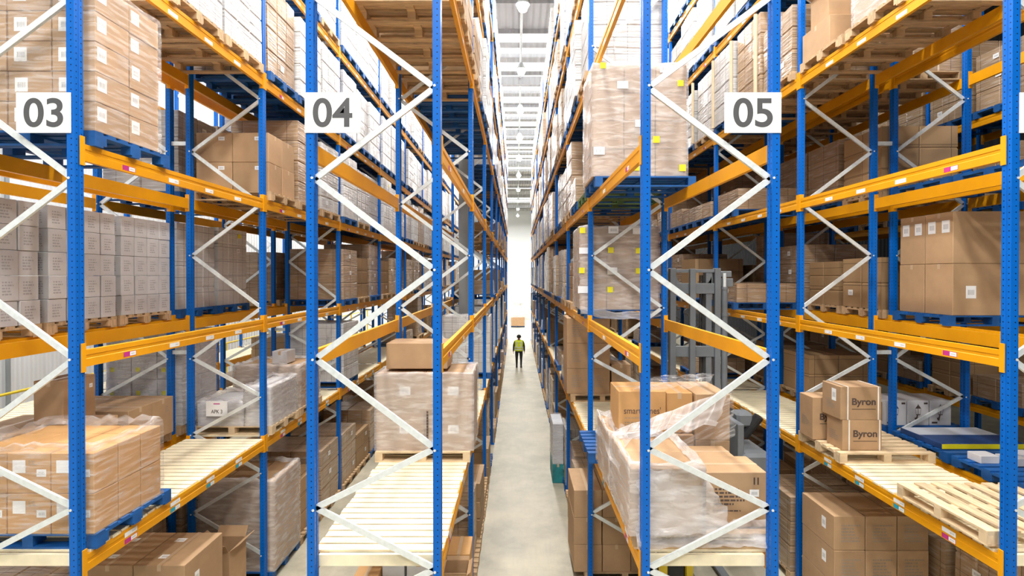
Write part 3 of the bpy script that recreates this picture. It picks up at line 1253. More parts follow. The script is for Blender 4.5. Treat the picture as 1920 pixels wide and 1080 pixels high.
for st, nm, lab in ((sL, 'distant_pallet_loads', 'distant film-wrapped loads far down the rack rows'), (sP, 'distant_pallets', 'distant pallets under the far loads of the rack rows')):
    allb = MB(); ml = []
    for key, b in st.items():
        src = VAR[key][0][0].materials if st is sL else PB[key][3].materials
        base = len(ml)
        ml += [m_ for m_ in src]
        i = len(allb.v)
        allb.v += b.v
        allb.f += [tuple(i + q for q in f) for f in b.f]
        allb.m += [base + q for q in b.m]
        allb.uv += b.uv
    if allb.v:
        o = allb.build(nm, ml, weld=False)
        tag(o, lab, 'pallet loads' if st is sL else 'pallets', None, 'stuff')
print('LOADS', len(jobs), 'pallets', npal[0])

# ------------------------------------------------------------------ hero loads
P142 = .142


def hero_pallet(code, lv, bay, s, kind, lab, dy=0.0, sx=1.0, z=None):
    cx = sum(XR[code]) / 2
    return pallet(kind, cx, slot_y(bay, s) + .51 + dy, LV[lv] if z is None else z, lab, True, sx=sx)


# rack 03, third shelf, front
hero_pallet('03', 'A', 0, 0, 'blue', 'blue pallet under the labelled carton tower beside sign zero-three')
stack(-5.16, -3.92, 4.75, 5.60, 6.11 + P142, 1.40, 3, 2, 5, 'film-wrapped tower of cartons with white labels beside sign zero-three', film='stretch_film',
      labels=[('R', (.11, .13), .18, .62, 'barcode_label'), ('F', (.12, .13), .3, .55, 'barcode_label')], ruffle=.05)
b = MB(); b.face([(0, -.10, -.09), (0, .10, -.09), (0, .10, .09), (0, -.10, .09)])
# rack 03, first shelf, front
hero_pallet('03', 'C', 0, 0, 'blue', 'blue pallet under the open-topped film-wrapped carton block on rack zero-three')
stack(-5.16, -3.925, 4.72, 5.62, LV['C'] + P142, .76, 3, 3, 2, 'low film-wrapped block of brown cartons with gathered film on rack zero-three', mat='carton_warm', film='stretch_film',
      labels=[('F', (.12, .12), .28, .66, 'paper'), ('F', (.09, .07), .80, .5, 'barcode_label')], prints=[('F', .62, .75, .1, .05, 3, 'print_grey')], ruffle=.09)
# rack 03 second bay
hero_pallet('03', 'A', 1, 0, 'wood', 'wooden pallet under plain brown cartons, rack zero-three, third shelf')
stack(-5.12, -3.95, 8.14, 9.08, 6.11 + P142, .94, 2, 2, 2, 'plain carton on rack zero-three third shelf', loose=True, group='plain cartons on the third shelf', tape=True,
      labels=[('F', (.1, .06), .7, .8, 'barcode_label')])
hero_pallet('03', 'C', 1, 0, 'pale', 'pale notched pallet under the low white load with a paper notice')
stack(-5.12, -4.37, 8.14, 9.0, LV['C'] + P142, .36, 2, 2, 2, 'low film-wrapped white cartons carrying a paper notice', mat='carton_white', film='heavy_film', ruffle=.06)
stack(-4.355, -3.93, 8.14, 9.1, LV['C'] + P142, .62, 1, 3, 3, 'film-wrapped white carton pile beside the paper notice', mat='carton_white', film='heavy_film', ruffle=.05,
      prints=[('R', .5, .5, .2, .08, 3, 'print_light')])
t = thing('paper_notice', (X(405, 8.07), 8.075, 2.79), 'white paper notice with black writing taped to the low white load', 'notice')
b = MB(); b.box(-.17, .17, -.002, .002, -.12, .12); b.build('sheet', ['paper'], t)
put('writing', text_mesh('APK 3', .18, .06, .01, 'ink'), t, (0, -.0025, -.045))
b = MB(); b.box(-.05, .05, -.0035, -.002, .07, .085); b.build('red_stamp', ['magenta'], t)
hero_pallet('03', 'C', 1, 1, 'wood', 'wooden pallet under the wrapped brown load behind the paper notice')
stack(-5.14, -3.95, 9.25, 10.2, LV['C'] + P142, .76, 3, 2, 2, 'film-wrapped brown load behind the low white one, white box on top', film='heavy_film', ruffle=.05)
lone(X(512, 9.5), X(540, 9.5), 9.45, 9.8, 3.27, 3.50, 'small white box standing on the wrapped brown load', 'carton_white')
# rack 03 floor
o = hero_pallet('03', 'F', 0, 1, 'wood', 'wooden pallet on the floor under two big brown cartons, rack zero-three', .15)
for k, (xa, xb) in enumerate(((-5.16, -4.56), (-4.55, -3.94))):
    for q, (za, zb) in enumerate(((P142, .80), (.803, 1.46))):
        o, dims = lone(xa, xb, 6.02, 6.80, za, zb, 'big brown floor carton, rack zero-three, %s the aisle, %s its twin' % (['away from', 'next to'][k], ['below', 'above'][q]))
        if q:
            sticker(o, 'T', (.13, .09), dims, .3, .75); sticker(o, 'T', (.12, .09), dims, .4, .25)
            sticker(o, 'R', (.09, .14), dims, .3, .6)


def open_box(x0, x1, y0, y1, z0, z1, label, mat='carton', flap=.16):
    w, d, h = x1 - x0, y1 - y0, z1 - z0
    t = thing('open_carton', ((x0 + x1) / 2, (y0 + y1) / 2, z0), label, 'box')
    b = MB()
    e = .006
    b.box(-w / 2, w / 2, -d / 2, d / 2, 0, e)
    b.box(-w / 2, w / 2, -d / 2, -d / 2 + e, e, h); b.box(-w / 2, w / 2, d / 2 - e, d / 2, e, h)
    b.box(-w / 2, -w / 2 + e, -d / 2 + e, d / 2 - e, e, h); b.box(w / 2 - e, w / 2, -d / 2 + e, d / 2 - e, e, h)
    b.build('body', [mat], t, weld=False)
    for sx in (-1, 1):
        b = MB(); b.bar((sx * w / 2, 0, h), (sx * (w / 2 + flap * .8), 0, h + flap * .6), .005, d * .96, up=(0, 1, 0)); b.build('flap', [mat], t)
        b = MB(); b.bar((0, sx * d / 2, h), (0, sx * (d / 2 + flap * .5), h + flap * .8), .005, w * .96, up=(1, 0, 0)); b.build('flap', [mat], t)
    return t


open_box(-4.5, -4.05, 7.15, 7.6, 0, 1.0, 'open brown carton with raised flaps on the floor, rack zero-three')
hero_pallet('03', 'F', 1, 0, 'blue', 'blue pallet under the tall wrapped load on the floor of rack zero-three')
stack(-5.14, -3.9, 8.16, 9.12, P142, 1.45, 3, 2, 5, 'tall film-wrapped brown load on the floor, rack zero-three second bay', film='heavy_film', ruffle=.06)

# rack 02: white printed cartons and the brown ones below
for s_, nm in enumerate(('nearest', 'middle', 'farthest')):
    hero_pallet('02', 'B', 0, s_, 'wood', 'wooden pallet under white printed cartons behind zero-three, %s of three' % nm)
    stack(-6.60, -5.36, slot_y(0, s_) + .02, slot_y(0, s_) + 1.0, 4.22 + P142, 1.36, 3, 4, 5, 'white cartons with grey print behind zero-three, %s of three' % nm, mat='carton_white',
          name='white_carton_load', group='white carton loads behind the first rack',
          prints=[('F', .3, .55, .16, .13, 5, 'print_light'), ('F', .75, .5, .09, .16, 6, 'print_light'), ('R', .5, .5, .13, .16, 5, 'print_light')], jitter=.007)
for s_, nm in ((1, 'nearer'), (2, 'farther')):
    hero_pallet('02', 'C', 0, s_, 'wood', 'wooden pallet under the low brown cartons behind zero-three, %s of two' % nm)
    stack(-6.58, -5.30, slot_y(0, s_) + .05, slot_y(0, s_) + .97, LV['C'] + P142, .56, 2, 1 if s_ == 1 else 2, 1, 'low brown carton behind zero-three, %s pallet' % nm, loose=True, tape=True,
          group='low brown cartons behind the first rack', prints=[('R', .7, .7, .1, .1, 3, 'print_grey')])
o, dims = lone(-5.97, -5.60, 6.28, 6.76, 3.055, 3.60, 'brown carton standing alone on top of the low brown cartons')
print_block(o, 'R', dims, .45, .55, .18, .05, 1); sticker(o, 'R', (.05, .05), dims, .85, .75)
hero_pallet('02', 'C', 1, 0, 'wood', 'wooden pallet under white cartons with yellow arrow stickers')
stack(-6.6, -5.36, 8.16, 9.1, LV['C'] + P142, 1.50, 3, 2, 4, 'white carton stack with yellow stickers behind rack zero-three', mat='carton_white', name='white_carton_load',
      group='white carton loads behind the first rack', labels=[('F', (.07, .07), .25, .4, 'yellow_sticker')], prints=[('F', .6, .6, .1, .16, 6, 'print_light')], film='stretch_film')

# rack 04
hero_pallet('04', 'C', 0, 2, 'pale', 'pale notched pallet under the wrapped four-carton load on rack zero-four', .05, 1.0)
o = stack(-1.94, -.60, 7.0, 7.85, LV['C'] + P142, 1.06, 2, 2, 2, 'film-wrapped load of big tan cartons on rack zero-four', film='heavy_film', ruffle=.02,
          labels=[('F', (.15, .12), .6, .55, 'barcode_label')])
b = MB()
for k in range(12):
    b.box(-.012, .012, -.002, .002, k * .04, k * .04 + .03)
b.build('barcode_strip', ['ink'], o, (X(801, 6.98) - (-1.27), -.4475, .08))
o, dims = lone(-1.83, -.97, 7.15, 7.7, LV['C'] + P142 + 1.10, LV['C'] + P142 + 1.46, 'tan carton on top of the wrapped load on rack zero-four')
# bits on the floor under the empty deck of rack 04
lone(-1.95, -1.66, 5.9, 6.35, 0, 1.30, 'orange-brown carton on the floor below the empty deck, rack zero-four', 'carton_warm')
lone(-1.64, -1.37, 6.2, 6.6, 0, 1.50, 'tall white carton next to the orange-brown one, rack zero-four floor', 'carton_white')
lone(-1.33, -1.05, 6.15, 6.6, 0, 1.44, 'tall white carton nearest the centre aisle below the empty deck', 'carton_white')
open_box(-.93, -.62, 6.4, 6.75, 0, 1.12, 'open carton beside the end of the empty deck, rack zero-four floor', flap=.05)
lone(-.98, -.66, 7.2, 7.7, 0, .95, 'dark brown carton on the floor behind the open one, rack zero-four', 'carton_warm')

# rack 05, third shelf
hero_pallet('05', 'A', 0, 2, 'blue', 'blue pallet under the tall wrapped load with yellow stickers, rack zero-five', sx=1.05)
o = stack(1.04, 2.32, 6.93, 7.83, 6.11 + P142, 1.52, 3, 2, 4, 'tall film-wrapped tan cartons on blue pallet beside sign zero-five', film='heavy_film', ruffle=.03)
for (px, py, mt, sz) in ((1130, 124, 'yellow_sticker', .08), (1275, 157, 'yellow_sticker', .08), (1192, 314, 'yellow_sticker', .09), (1279, 315, 'yellow_sticker', .09),
                         (1230, 262, 'yellow_sticker', .09), (1123, 283, 'barcode_label', .15), (1167, 160, 'paper', .15), (1247, 130, 'barcode_label', .15), (1200, 232, 'paper', .14)):
    b = MB(); a = sz / 2; b.face([(-a, 0, -a * (.7 if sz > .1 else 1)), (a, 0, -a * (.7 if sz > .1 else 1)), (a, 0, a * (.7 if sz > .1 else 1)), (-a, 0, a * (.7 if sz > .1 else 1))], 0, [(0, 0), (1, 0), (1, 1), (0, 1)])
    b.build('label', [mt], o, (X(px, 6.91) - 1.68, -.475, H(py, 6.91) - 6.252))
b = MB(); b.face([(-.03, 0, -.03), (.03, 0, -.03), (0, 0, .03)])
# rack 05, second shelf
hero_pallet('05', 'B', 1, 0, 'blue', 'blue pallet sagging with film under the big sticker-covered load')
o = stack(1.03, 2.28, 8.13, 9.1, 4.22 + P142, 1.32, 3, 2, 5, 'big film-wrapped load dotted with yellow stickers, rack zero-five second shelf', film='heavy_film', ruffle=.03)
for (px, py, mt, sz) in ((1092, 432, 'yellow_sticker', .09), (1145, 469, 'yellow_sticker', .09), (1197, 470, 'yellow_sticker', .09), (1091, 507, 'yellow_sticker', .09),
                         (1144, 543, 'yellow_sticker', .09), (1197, 508, 'yellow_sticker', .09), (1150, 431, 'barcode_label', .16), (1195, 433, 'paper', .15), (1094, 470, 'paper', .14), (1148, 508, 'paper', .16), (1093, 543, 'paper', .16)):
    b = MB(); a = sz / 2; c = a * (.7 if sz > .1 else 1); b.face([(-a, 0, -c), (a, 0, -c), (a, 0, c), (-a, 0, c)], 0, [(0, 0), (1, 0), (1, 1), (0, 1)])
    b.build('label', [mt], o, (X(px, 8.11) - 1.655, -.51, H(py, 8.11) - 4.362))


def patch(name, corners, nu, nv, amp, label, mat='heavy_film', sag=0.0, freq=5, parent=None, seed=0):
    """crumpled sheet spanning four corners (A B C D, counter-clockwise)"""
    A, B_, C_, D_ = map(Vector, corners)
    n = (B_ - A).cross(D_ - A).normalized()
    b = MB()
    P = []
    for j in range(nv + 1):
        v = j / nv
        r = []
        for i in range(nu + 1):
            u = i / nu
            p = A * (1 - u) * (1 - v) + B_ * u * (1 - v) + C_ * u * v + D_ * (1 - u) * v
            q = p * freq + Vector((seed, seed * 2, 0))
            k = noise.noise(q) * amp + noise.noise(q * 3.1) * amp * .45 + abs(noise.noise(Vector((u * 3.3 + v * 1.7 + seed, v * 2.2, 0)))) * amp * .8
            p = p + n * k + Vector((0, 0, -sag * 4 * u * (1 - u)))
            e = noise.noise(Vector((u * 6, v * 6, seed + 3.0)))
            if i in (0, nu) or j in (0, nv):
                p += Vector((e * .05, 0, e * .04))
            r.append(tuple(p))
        P.append(r)
    sx = (B_ - A).length
    sy = (D_ - A).length
    for j in range(nv):
        for i in range(nu):
            b.face([P[j][i], P[j][i + 1], P[j + 1][i + 1], P[j + 1][i]], 0,
                   [(sx * i / nu, sy * j / nv), (sx * (i + 1) / nu, sy * j / nv), (sx * (i + 1) / nu, sy * (j + 1) / nv), (sx * i / nu, sy * (j + 1) / nv)])
    o = b.build(name, [mat], parent, smooth=True)
    if parent is None:
        tag(o, label, 'plastic film')
    return o


b0 = patch('film_tail', [(1.02, 8.08, 4.30), (2.36, 8.08, 4.26), (2.38, 8.10, 4.38), (1.02, 8.10, 4.42)], 24, 4, .02, 'loose tail of film drooping below the sticker-covered load', 'heavy_film', .07)

# rack 05, first shelf: half-unwrapped mixed load
dz = LV['C'] + P142
hero_pallet('05', 'C', 0, 0, 'wood', 'wooden pallet under the half-unwrapped load, nearest on rack zero-five', .0)
hero_pallet('05', 'C', 0, 1, 'wood', 'wooden pallet under the smaller lettered carton, rack zero-five', .0)
hero_pallet('05', 'C', 0, 2, 'blue', 'blue pallet poking out into the centre aisle, rack zero-five', .0, 1.0).location.x -= .12
stack(1.06, 1.74, 4.70, 5.65, dz, .62, 1, 2, 2, 'white-filmed cartons at the front corner of the half-unwrapped load', film='heavy_film', ruffle=.07)
stack(1.06, 1.60, 5.72, 6.68, dz, .58, 1, 2, 1, 'white-filmed cartons behind the front corner of the half-unwrapped load', film='heavy_film', ruffle=.07)
o, dims = lone(1.80, 2.40, 4.86, 5.3, dz, 3.02, 'tan carton printed with lines of text at rack zero-five end, half-unwrapped load')
for k, tx in enumerate(['CARTON SIZE', 'COLOUR BLACK', 'WIRE HOLDERS 200', 'QTY 12 PCS', 'MAINTENANCE SAFETY & CARE']):
    pass
print_block(o, 'F', dims, .42, .56, .30, .18, 5, 'ink')
print_block(o, 'F', dims, .45, .30, .38, .025, 1, 'ink')
sticker(o, 'F', (.09, .07), dims, .80, .62, 'barcode_label')
sticker(o, 'F', (.015, .07), dims, .80, .84, 'ink'); sticker(o, 'F', (.015, .07), dims, .86, .84, 'ink')
o, dims = lone(1.76, 2.3, 5.32, 5.68, dz, 3.0, 'tan carton behind the text-printed one on the half-unwrapped load')
o, dims = lone(1.17, 1.71, 5.80, 6.32, dz + .60, dz + 1.09, 'orange-brown carton with black lettering on the half-unwrapped load', 'carton_warm')
put('lettering', text_mesh("smartbones'", .42, .075, .0, 'ink'), o, (-.0, -.2615, .27))
print_block(o, 'F', dims, .5, .38, .40, .02, 1, 'print_grey'); print_block(o, 'F', dims, .35, .2, .24, .10, 4, 'print_grey')
lone(1.73, 2.03, 5.85, 6.45, dz + .60, dz + 1.06, 'orange-brown carton between the lettered one and the tan tower', 'carton_warm')
lone(1.64, 2.03, 5.80, 6.60, dz, dz + .59, 'tan carton under the two orange-brown ones')
for q in range(2):
    lone(2.05, 2.44, 5.80, 6.5, dz + q * .53, dz + q * .53 + .527, 'tan carton of the two-high tower at the side, %s' % ['lower', 'upper'][q])
patch('loose_film', [(1.05, 5.55, 3.16), (1.15, 5.70, 3.2), (2.40, 5.74, 3.62), (2.2, 5.60, 3.25)], 26, 8, .05, 'white film hanging across the two-high tower', seed=2)
patch('loose_film', [(1.75, 5.72, 2.75), (2.46, 5.72, 3.1), (2.46, 5.76, 3.60), (1.75, 5.74, 3.35)], 20, 12, .03, 'clear film over the front of the two-high tower', 'stretch_film', seed=5)
patch('loose_film', [(1.12, 4.64, 2.55), (2.05, 4.66, 2.50), (1.78, 4.76, 3.05), (1.12, 4.66, 3.14)], 20, 14, .04, 'white film draped down the front of the half-unwrapped load', seed=7)
patch('loose_film', [(1.1, 4.64, 2.40), (2.38, 4.66, 2.42), (2.38, 4.78, 2.62), (1.1, 4.66, 2.58)], 30, 6, .06, 'crumpled film bunched along the pallet edge, rack zero-five', seed=9, freq=8)
patch('loose_film', [(1.3, 5.78, 3.60), (2.2, 5.9, 3.60), (2.46, 6.3, 3.68), (1.8, 6.4, 3.64)], 20, 10, .05, 'puffed film on top of the two-high tower', 'stretch_film', seed=12, freq=6)
patch('loose_film', [(1.03, 5.2, 2.9), (1.03, 6.6, 2.9), (1.2, 6.4, 3.25), (1.2, 5.3, 3.22)], 16, 8, .04, 'film shoulder on the aisle corner of the half-unwrapped load', seed=14)
# rack 05 first shelf, second bay back: printed cartons
hero_pallet('05', 'C', 1, 2, 'wood', 'wooden pallet under the printed brown carton pile, rack zero-five second bay')
stack(1.03, 1.92, 10.38, 11.2, dz, 1.55, 2, 1, 3, 'printed brown carton, rack zero-five second bay pile', loose=True, group='printed brown cartons', prints=[('F', .5, .5, .24, .26, 6, 'print_grey')])
o, dims = lone(1.95, 2.34, 10.38, 10.9, dz, dz + .60, 'single printed brown carton beside the printed pile')
print_block(o, 'F', dims, .5, .5, .24, .26, 6, 'print_grey')
# rack 05 floor
hero_pallet('05', 'F', 1, 0, 'wood', 'wooden pallet on the floor under plain big cartons, rack zero-five')
stack(.92, 2.30, 8.14, 9.1, P142, 1.32, 3, 1, 3, 'big plain floor carton beside the centre aisle', loose=True, tape=True, group='big plain floor cartons')
t = thing('stacker', (2.0, 6.3, 0), 'yellow and black stacker machine half hidden under rack zero-five', 'machine')
b = MB(); b.box(-.2, -.12, 0, .1, .1, 1.5); b.box(.12, .2, 0, .1, .1, 1.5); b.box(-.2, .2, .0, .1, 1.4, 1.5); b.build('frame', ['yellow_metal'], t)
b = MB(); b.box(-.12, .12, .05, .5, .12, 1.3); b.build('body', ['black_rubber'], t, bevel=.02)
for x in (-.14, .14):
    b = MB(); b.tube((x - .03, .1, .08), (x + .03, .1, .08), .08, n=16); b.build('wheel', ['black_rubber'], t)
stack(2.42 - .14, 2.42, 6.2, 6.9, 0, .01, 1, 1, 1, 'x', loose=True) if False else None

# rack 06
cx6 = sum(XR['06']) / 2
hero_pallet('06', 'C', 0, 2, 'pale', 'pale wooden pallet carrying the corded brown boxes, rack past zero-five')


def byron(x0, x1, y0, y1, z0, z1, label, straps=True):
    o, dims = lone(x0, x1, y0, y1, z0, z1, label, 'carton', 'corded_carton', tape=False)
    w, d, h = dims
    put('lettering', text_mesh('Byron', .33, .125, .03, 'ink'), o, (.04 if straps else 0, -d / 2 - .001, h * .52))
    b = MB(); b.box(-.165, .165, -.001, 0, -.004, .004); b.build('underline', ['ink'], o, (.04 if straps else 0, -d / 2 - .0005, h * .52 - .09))
    if straps:
        for sx in (-.18, .24):
            b = MB()
            e = .002
            b.box(sx - .009, sx + .009, -d / 2 - e, -d / 2, 0, h); b.box(sx - .009, sx + .009, -d / 2 - e, d / 2 + e, h, h + e); b.box(sx - .009, sx + .009, d / 2, d / 2 + e, 0, h)
            b.build('strap', ['strap'], o, weld=False)
    print_block(o, 'L', dims, .5, .4, .22, .14, 5, 'print_grey')
    return o, dims


byron(4.50, 5.04, 7.0, 7.36, dz, dz + .42, 'lower of the two corded brown boxes on the pale pallet')
o, dims = byron(4.47, 5.03, 7.0, 7.42, dz + .423, dz + .88, 'upper of the two corded brown boxes, paper label on its side')
sticker(o, 'L', (.10, .17), dims, .35, .7)
byron(4.36, 4.90, 7.47, 7.82, dz, dz + .62, 'open brown box behind the two corded boxes', False)
b = MB(); b.box(-.55, 0, 0, .5, -.002, .002)
# empty wooden pallet at the rack end
pallet('pale', cx6 - .02, 5.28, LV['C'] + .03, 'bare pale wooden pallet with gapped boards at the deck end, rack past zero-five', True, rz=math.radians(90), sx=.86, sy=1.26)
hero_pallet('06', 'D', 0, 2, 'wood', 'wooden pallet on the fourth shelf under plain cartons, rack past zero-five')
hero_pallet('06', 'D', 0, 1, 'wood', 'wooden pallet on the fourth shelf under a silvery wrapped load')
z8 = 8.03 + P142
o, dims = lone(4.42, 5.12, 7.2, 7.88, z8, z8 + .42, 'wide plain carton on the fourth shelf, rack past zero-five'); sticker(o, 'F', (.12, .08), dims, .6, .6)
open_box(4.50, 4.95, 7.35, 7.8, z8 + .425, z8 + .9, 'tall open carton on the wide one, fourth shelf', flap=.12)
o, dims = lone(5.20, 5.70, 7.0, 7.8, z8, z8 + .46, 'plain carton at the back of the fourth shelf pallet')
stack(4.45, 5.6, 5.85, 6.75, z8, 1.1, 2, 2, 3, 'silvery film-wrapped load on the fourth shelf, rack past zero-five', film='heavy_film')
hero_pallet('06', 'F', 0, 2, 'wood', 'wooden pallet on the floor under printed cartons, rack past zero-five')
stack(4.40, 5.72, 7.02, 7.82, P142, 1.43, 3, 1, 3, 'printed floor carton, rack past zero-five', loose=True, group='printed floor cartons past rack five',
      prints=[('F', .55, .5, .28, .26, 6, 'print_grey')], labels=[('L', (.10, .16), .3, .6, 'barcode_label')])

# rack 07
hero_pallet('07', 'B', 0, 2, 'blue', 'blue pallet under the huge labelled cartons, second rack past zero-five')
stack(5.92, 7.16, 6.9, 7.86, 4.22 + P142, 1.42, 1, 2, 2, 'huge brown carton, second rack past zero-five', loose=True, group='huge brown cartons', tape=True,
      labels=[('L', (.13, .17), .25, .72, 'barcode_label', 1), ('L', (.13, .17), .75, .72, 'barcode_label', 1), ('F', (.14, .17), .2, .45, 'barcode_label', 0), ('F', (.14, .17), .65, .45, 'barcode_label', 0)])
hero_pallet('07', 'C', 0, 2, 'blue', 'blue pallet under the yellow-edged flat pack')
hero_pallet('07', 'C', 0, 1, 'blue', 'blue pallet with small white boxes, second rack past zero-five')
t = thing('flat_pack', (6.48, 7.42, dz), 'wide flat pack with navy and silver top and yellow edge', 'box')
b = MB(); b.box(-.58, .58, -.38, .38, 0, .08); b.build('body', ['flat_navy'], t, bevel=.004)
b = MB(); b.box(-.575, .575, .02, .375, .08, .082); b.build('silver_panel', ['flat_silver'], t)
b = MB(); b.box(-.575, .575, -.383, -.38, .008, .074); b.build('yellow_edge', ['flat_yellow'], t)
for k, (xa, ya) in enumerate(((5.95, 6.5), (6.22, 6.4), (6.5, 6.55))):
    lone(xa, xa + .24, ya, ya + .2, dz, dz + .10, 'small white box on the blue pallet, %s from the aisle' % ON[k], 'carton_white', tape=False)
hero_pallet('07', 'C', 1, 0, 'blue', 'blue pallet under the white lantern boxes')
for k in range(3):
    xa = 5.94 + .36 * k
    o, dims = lone(xa, xa + .345, 8.18, 8.7, dz, dz + .40, 'white box printed with a black lantern, %s from the aisle' % ON[k], 'carton_white', tape=False)
    b = MB()
    e = -.262
    def F_(pts):
        b.face([(x, e, z) for x, z in pts])
    F_([(-.05, .27), (.05, .27), (.015, .32), (-.015, .32)]); F_([(-.035, .18), (-.03, .18), (-.042, .265), (-.047, .265)]); F_([(.03, .18), (.035, .18), (.047, .265), (.042, .265)])
    F_([(-.035, .165), (.035, .165), (.035, .18), (-.035, .18)]); F_([(-.004, .18), (.004, .18), (.004, .265), (-.004, .265)])
    F_([(-.05, .09), (-.02, .07), (.0, .165), (-.02, .165)]); F_([(-.05, .09), (-.06, .12), (-.04, .13), (-.03, .1)]); F_([(-.01, .32), (.01, .32), (.0, .35)])
    F_([(.09, .34), (.15, .34), (.15, .37), (.09, .37)]); F_([(-.14, .03), (-.05, .03), (-.05, .06), (-.14, .06)])
    b.build('lantern_print', ['ink'], o, weld=False)
    b = MB(); b.face([(-.174, -.2, .05), (-.174, .2, .05), (-.174, .2, .36), (-.174, -.2, .36)]); b.build('side_print', ['print_grey'], o)

# rack 06/05 second bay: cardboard corner tubes on the white wrapped load
for k, yy in enumerate((9.3, 10.35, 11.3, 12.6)):
    b = MB(); b.tube((4.36, yy, 8.17), (4.36, yy, 9.66), .035, n=12)
    tag(b.build('edge_tube', ['tube_board']), 'cardboard edge post against the fourth shelf loads past zero-five, %s back' % ON[k], 'tube', 'cardboard edge posts')

# ------------------------------------------------------------------ reach truck in the aisle beside rack 05
ty = 8.6
t = thing('reach_truck', (X(1310, ty), ty, 0), 'grey forklift mast and dark truck standing in the aisle past rack zero-five', 'forklift truck')
bx = X(1310, ty)


def rel(px):
    return X(px, ty) - bx


def rail(pa, pb, y0, y1, z0, z1, nm='mast_rail', mt='mast_grey'):
    b = MB(); b.box(rel(pa), rel(pb), y0, y1, z0, z1); return b.build(nm, [mt], t, bevel=.006)


zt = H(505, ty)
rail(1248, 1256, .10, .22, .1, zt - .03); rail(1257, 1268, 0, .12, .05, zt + .02)
rail(1341, 1352, 0, .12, .05, zt + .02); rail(1326, 1337, .05, .2, .1, zt - .03)
rail(1293, 1304, -.03, .04, .1, zt + .01, 'centre_bar')
for (ya, yb) in ((505, 511), (531, 551), (650, 670), (800, 822), (930, 950)):
    b = MB(); b.box(rel(1262), rel(1345), .04, .10, H(yb, ty), H(ya, ty)); b.build('cross_member', ['mast_grey'], t, bevel=.005)
for (ya, yb) in ((511, 531), ):
    for sg, pa in ((1, 1268), (-1, 1338)):
        b = MB()
        z1_, z0_ = H(ya, ty), H(yb, ty)
        r = abs(rel(1280) - rel(1268))
        pts = [(0, z1_), (0, z0_), (r, z0_)] + [(r * (1 - math.sin(a) * .9), z0_ + (z1_ - z0_) * (1 - math.cos(a))) for a in (.4, .8, 1.2, 1.5)]
        pts = [(rel(pa) + sg * x, z) for x, z in pts]
        n = len(pts)
        b.face([(x, .05, z) for x, z in pts]); b.face([(x, .09, z) for x, z in reversed(pts)])
        for i in range(n):
            p_, q_ = pts[i], pts[(i + 1) % n]
            b.face([(p_[0], .05, p_[1]), (p_[0], .09, p_[1]), (q_[0], .09, q_[1]), (q_[0], .05, q_[1])])
        b.build('gusset', ['mast_grey'], t)
b = MB(); b.tube((rel(1361), .06, .2), (rel(1361), .06, H(540, ty)), .052, n=16); b.build('lift_cylinder', ['mast_grey'], t, smooth=False)
b = MB(); b.tube((rel(1361), .06, H(540, ty)), (rel(1361), .06, H(512, ty)), .03, n=16); b.build('piston_rod', ['galvanised'], t)
for ya in (543, 593):
    b = MB(); b.tube((rel(1361), .06, H(ya, ty)), (rel(1361), .06, H(ya - 5, ty)), .06, n=16); b.build('cylinder_collar', ['mast_grey'], t)
for pa in (1318, 1322):
    b = MB(); b.box(rel(pa), rel(pa) + .02, .14, .17, .5, zt - .1); b.build('lift_chain', ['black_rubber'], t)
b = MB(); b.box(rel(1345), rel(1378), .12, .2, H(520, ty), H(508, ty)); b.box(rel(1352), rel(1380), .1, .3, H(538, ty), H(522, ty)); b.build('hose_bracket', ['mast_grey'], t, bevel=.01)
b = MB(); b.box(-.55, .8, .35, 2.1, .12, 1.35); b.build('chassis', ['mast_grey'], t, bevel=.04)
b = MB(); b.box(.55, 1.02, -.5, .3, 1.55, 2.05); b.build('operator_console', ['mast_grey'], t, bevel=.05)
b = MB(); b.box(.45, 1.0, -.62, .34, 1.15, 1.52); b.build('fork_carriage', ['black_rubber'], t, bevel=.03)
b = MB(); b.box(.62, .9, -.1, .2, 2.36, 2.6); b.build('grab_handle', ['mast_grey'], t, bevel=.04)
b = MB(); b.tube((.78, 0, 2.2), (.98, -.1, 2.55), .08, n=14); b.build('mirror', ['black_rubber'], t)
b = MB(); b.box(.5, .6, -.4, .36, .9, 2.5); b.build('cab_post', ['mast_grey'], t, bevel=.01)
for yy in (.6, 1.8):
    for xx in (-.52, .66):
        b = MB(); b.tube((xx, yy, .17), (xx + .12, yy, .17), .17, n=20); b.build('wheel', ['black_rubber'], t)
for yy in (-.5, .3):
    b = MB(); b.box(-.35, -.22, -.9, .3, .06, .1) if yy < 0 else b.box(.2, .33, -.9, .3, .06, .1); b.build('fork', ['mast_grey'], t)

# ------------------------------------------------------------------ person walking away down the centre aisle
py_ = 27.2
pt = thing('person', (X(973, py_), py_, 0), 'person in a yellow high-visibility vest and black trousers walking down the centre aisle', 'person')
J = {'pelvis': (0, 0, .95, .135), 'waist': (0, 0, 1.10, .125), 'chest': (0, .01, 1.32, .15), 'neck0': (0, 0, 1.48, .075), 'neck': (0, 0, 1.54, .055), 'head': (0, -.01, 1.62, .085), 'crown': (0, -.01, 1.70, .075),
     'shL': (-.17, 0, 1.43, .062), 'elL': (-.235, .02, 1.15, .045), 'wrL': (-.25, -.04, .91, .032), 'haL': (-.25, -.06, .84, .030),
     'shR': (.17, 0, 1.43, .062), 'elR': (.235, .03, 1.15, .045), 'wrR': (.245, .0, .91, .032), 'haR': (.245, -.01, .84, .030),
     'hiL': (-.095, 0, .88, .10), 'knL': (-.10, -.03, .50, .062), 'anL': (-.10, .05, .10, .042), 'toL': (-.105, -.06, .04, .035),
     'hiR': (.095, 0, .88, .10), 'knR': (.10, .04, .50, .062), 'anR': (.10, .10, .12, .042), 'toR': (.105, .20, .04, .035)}
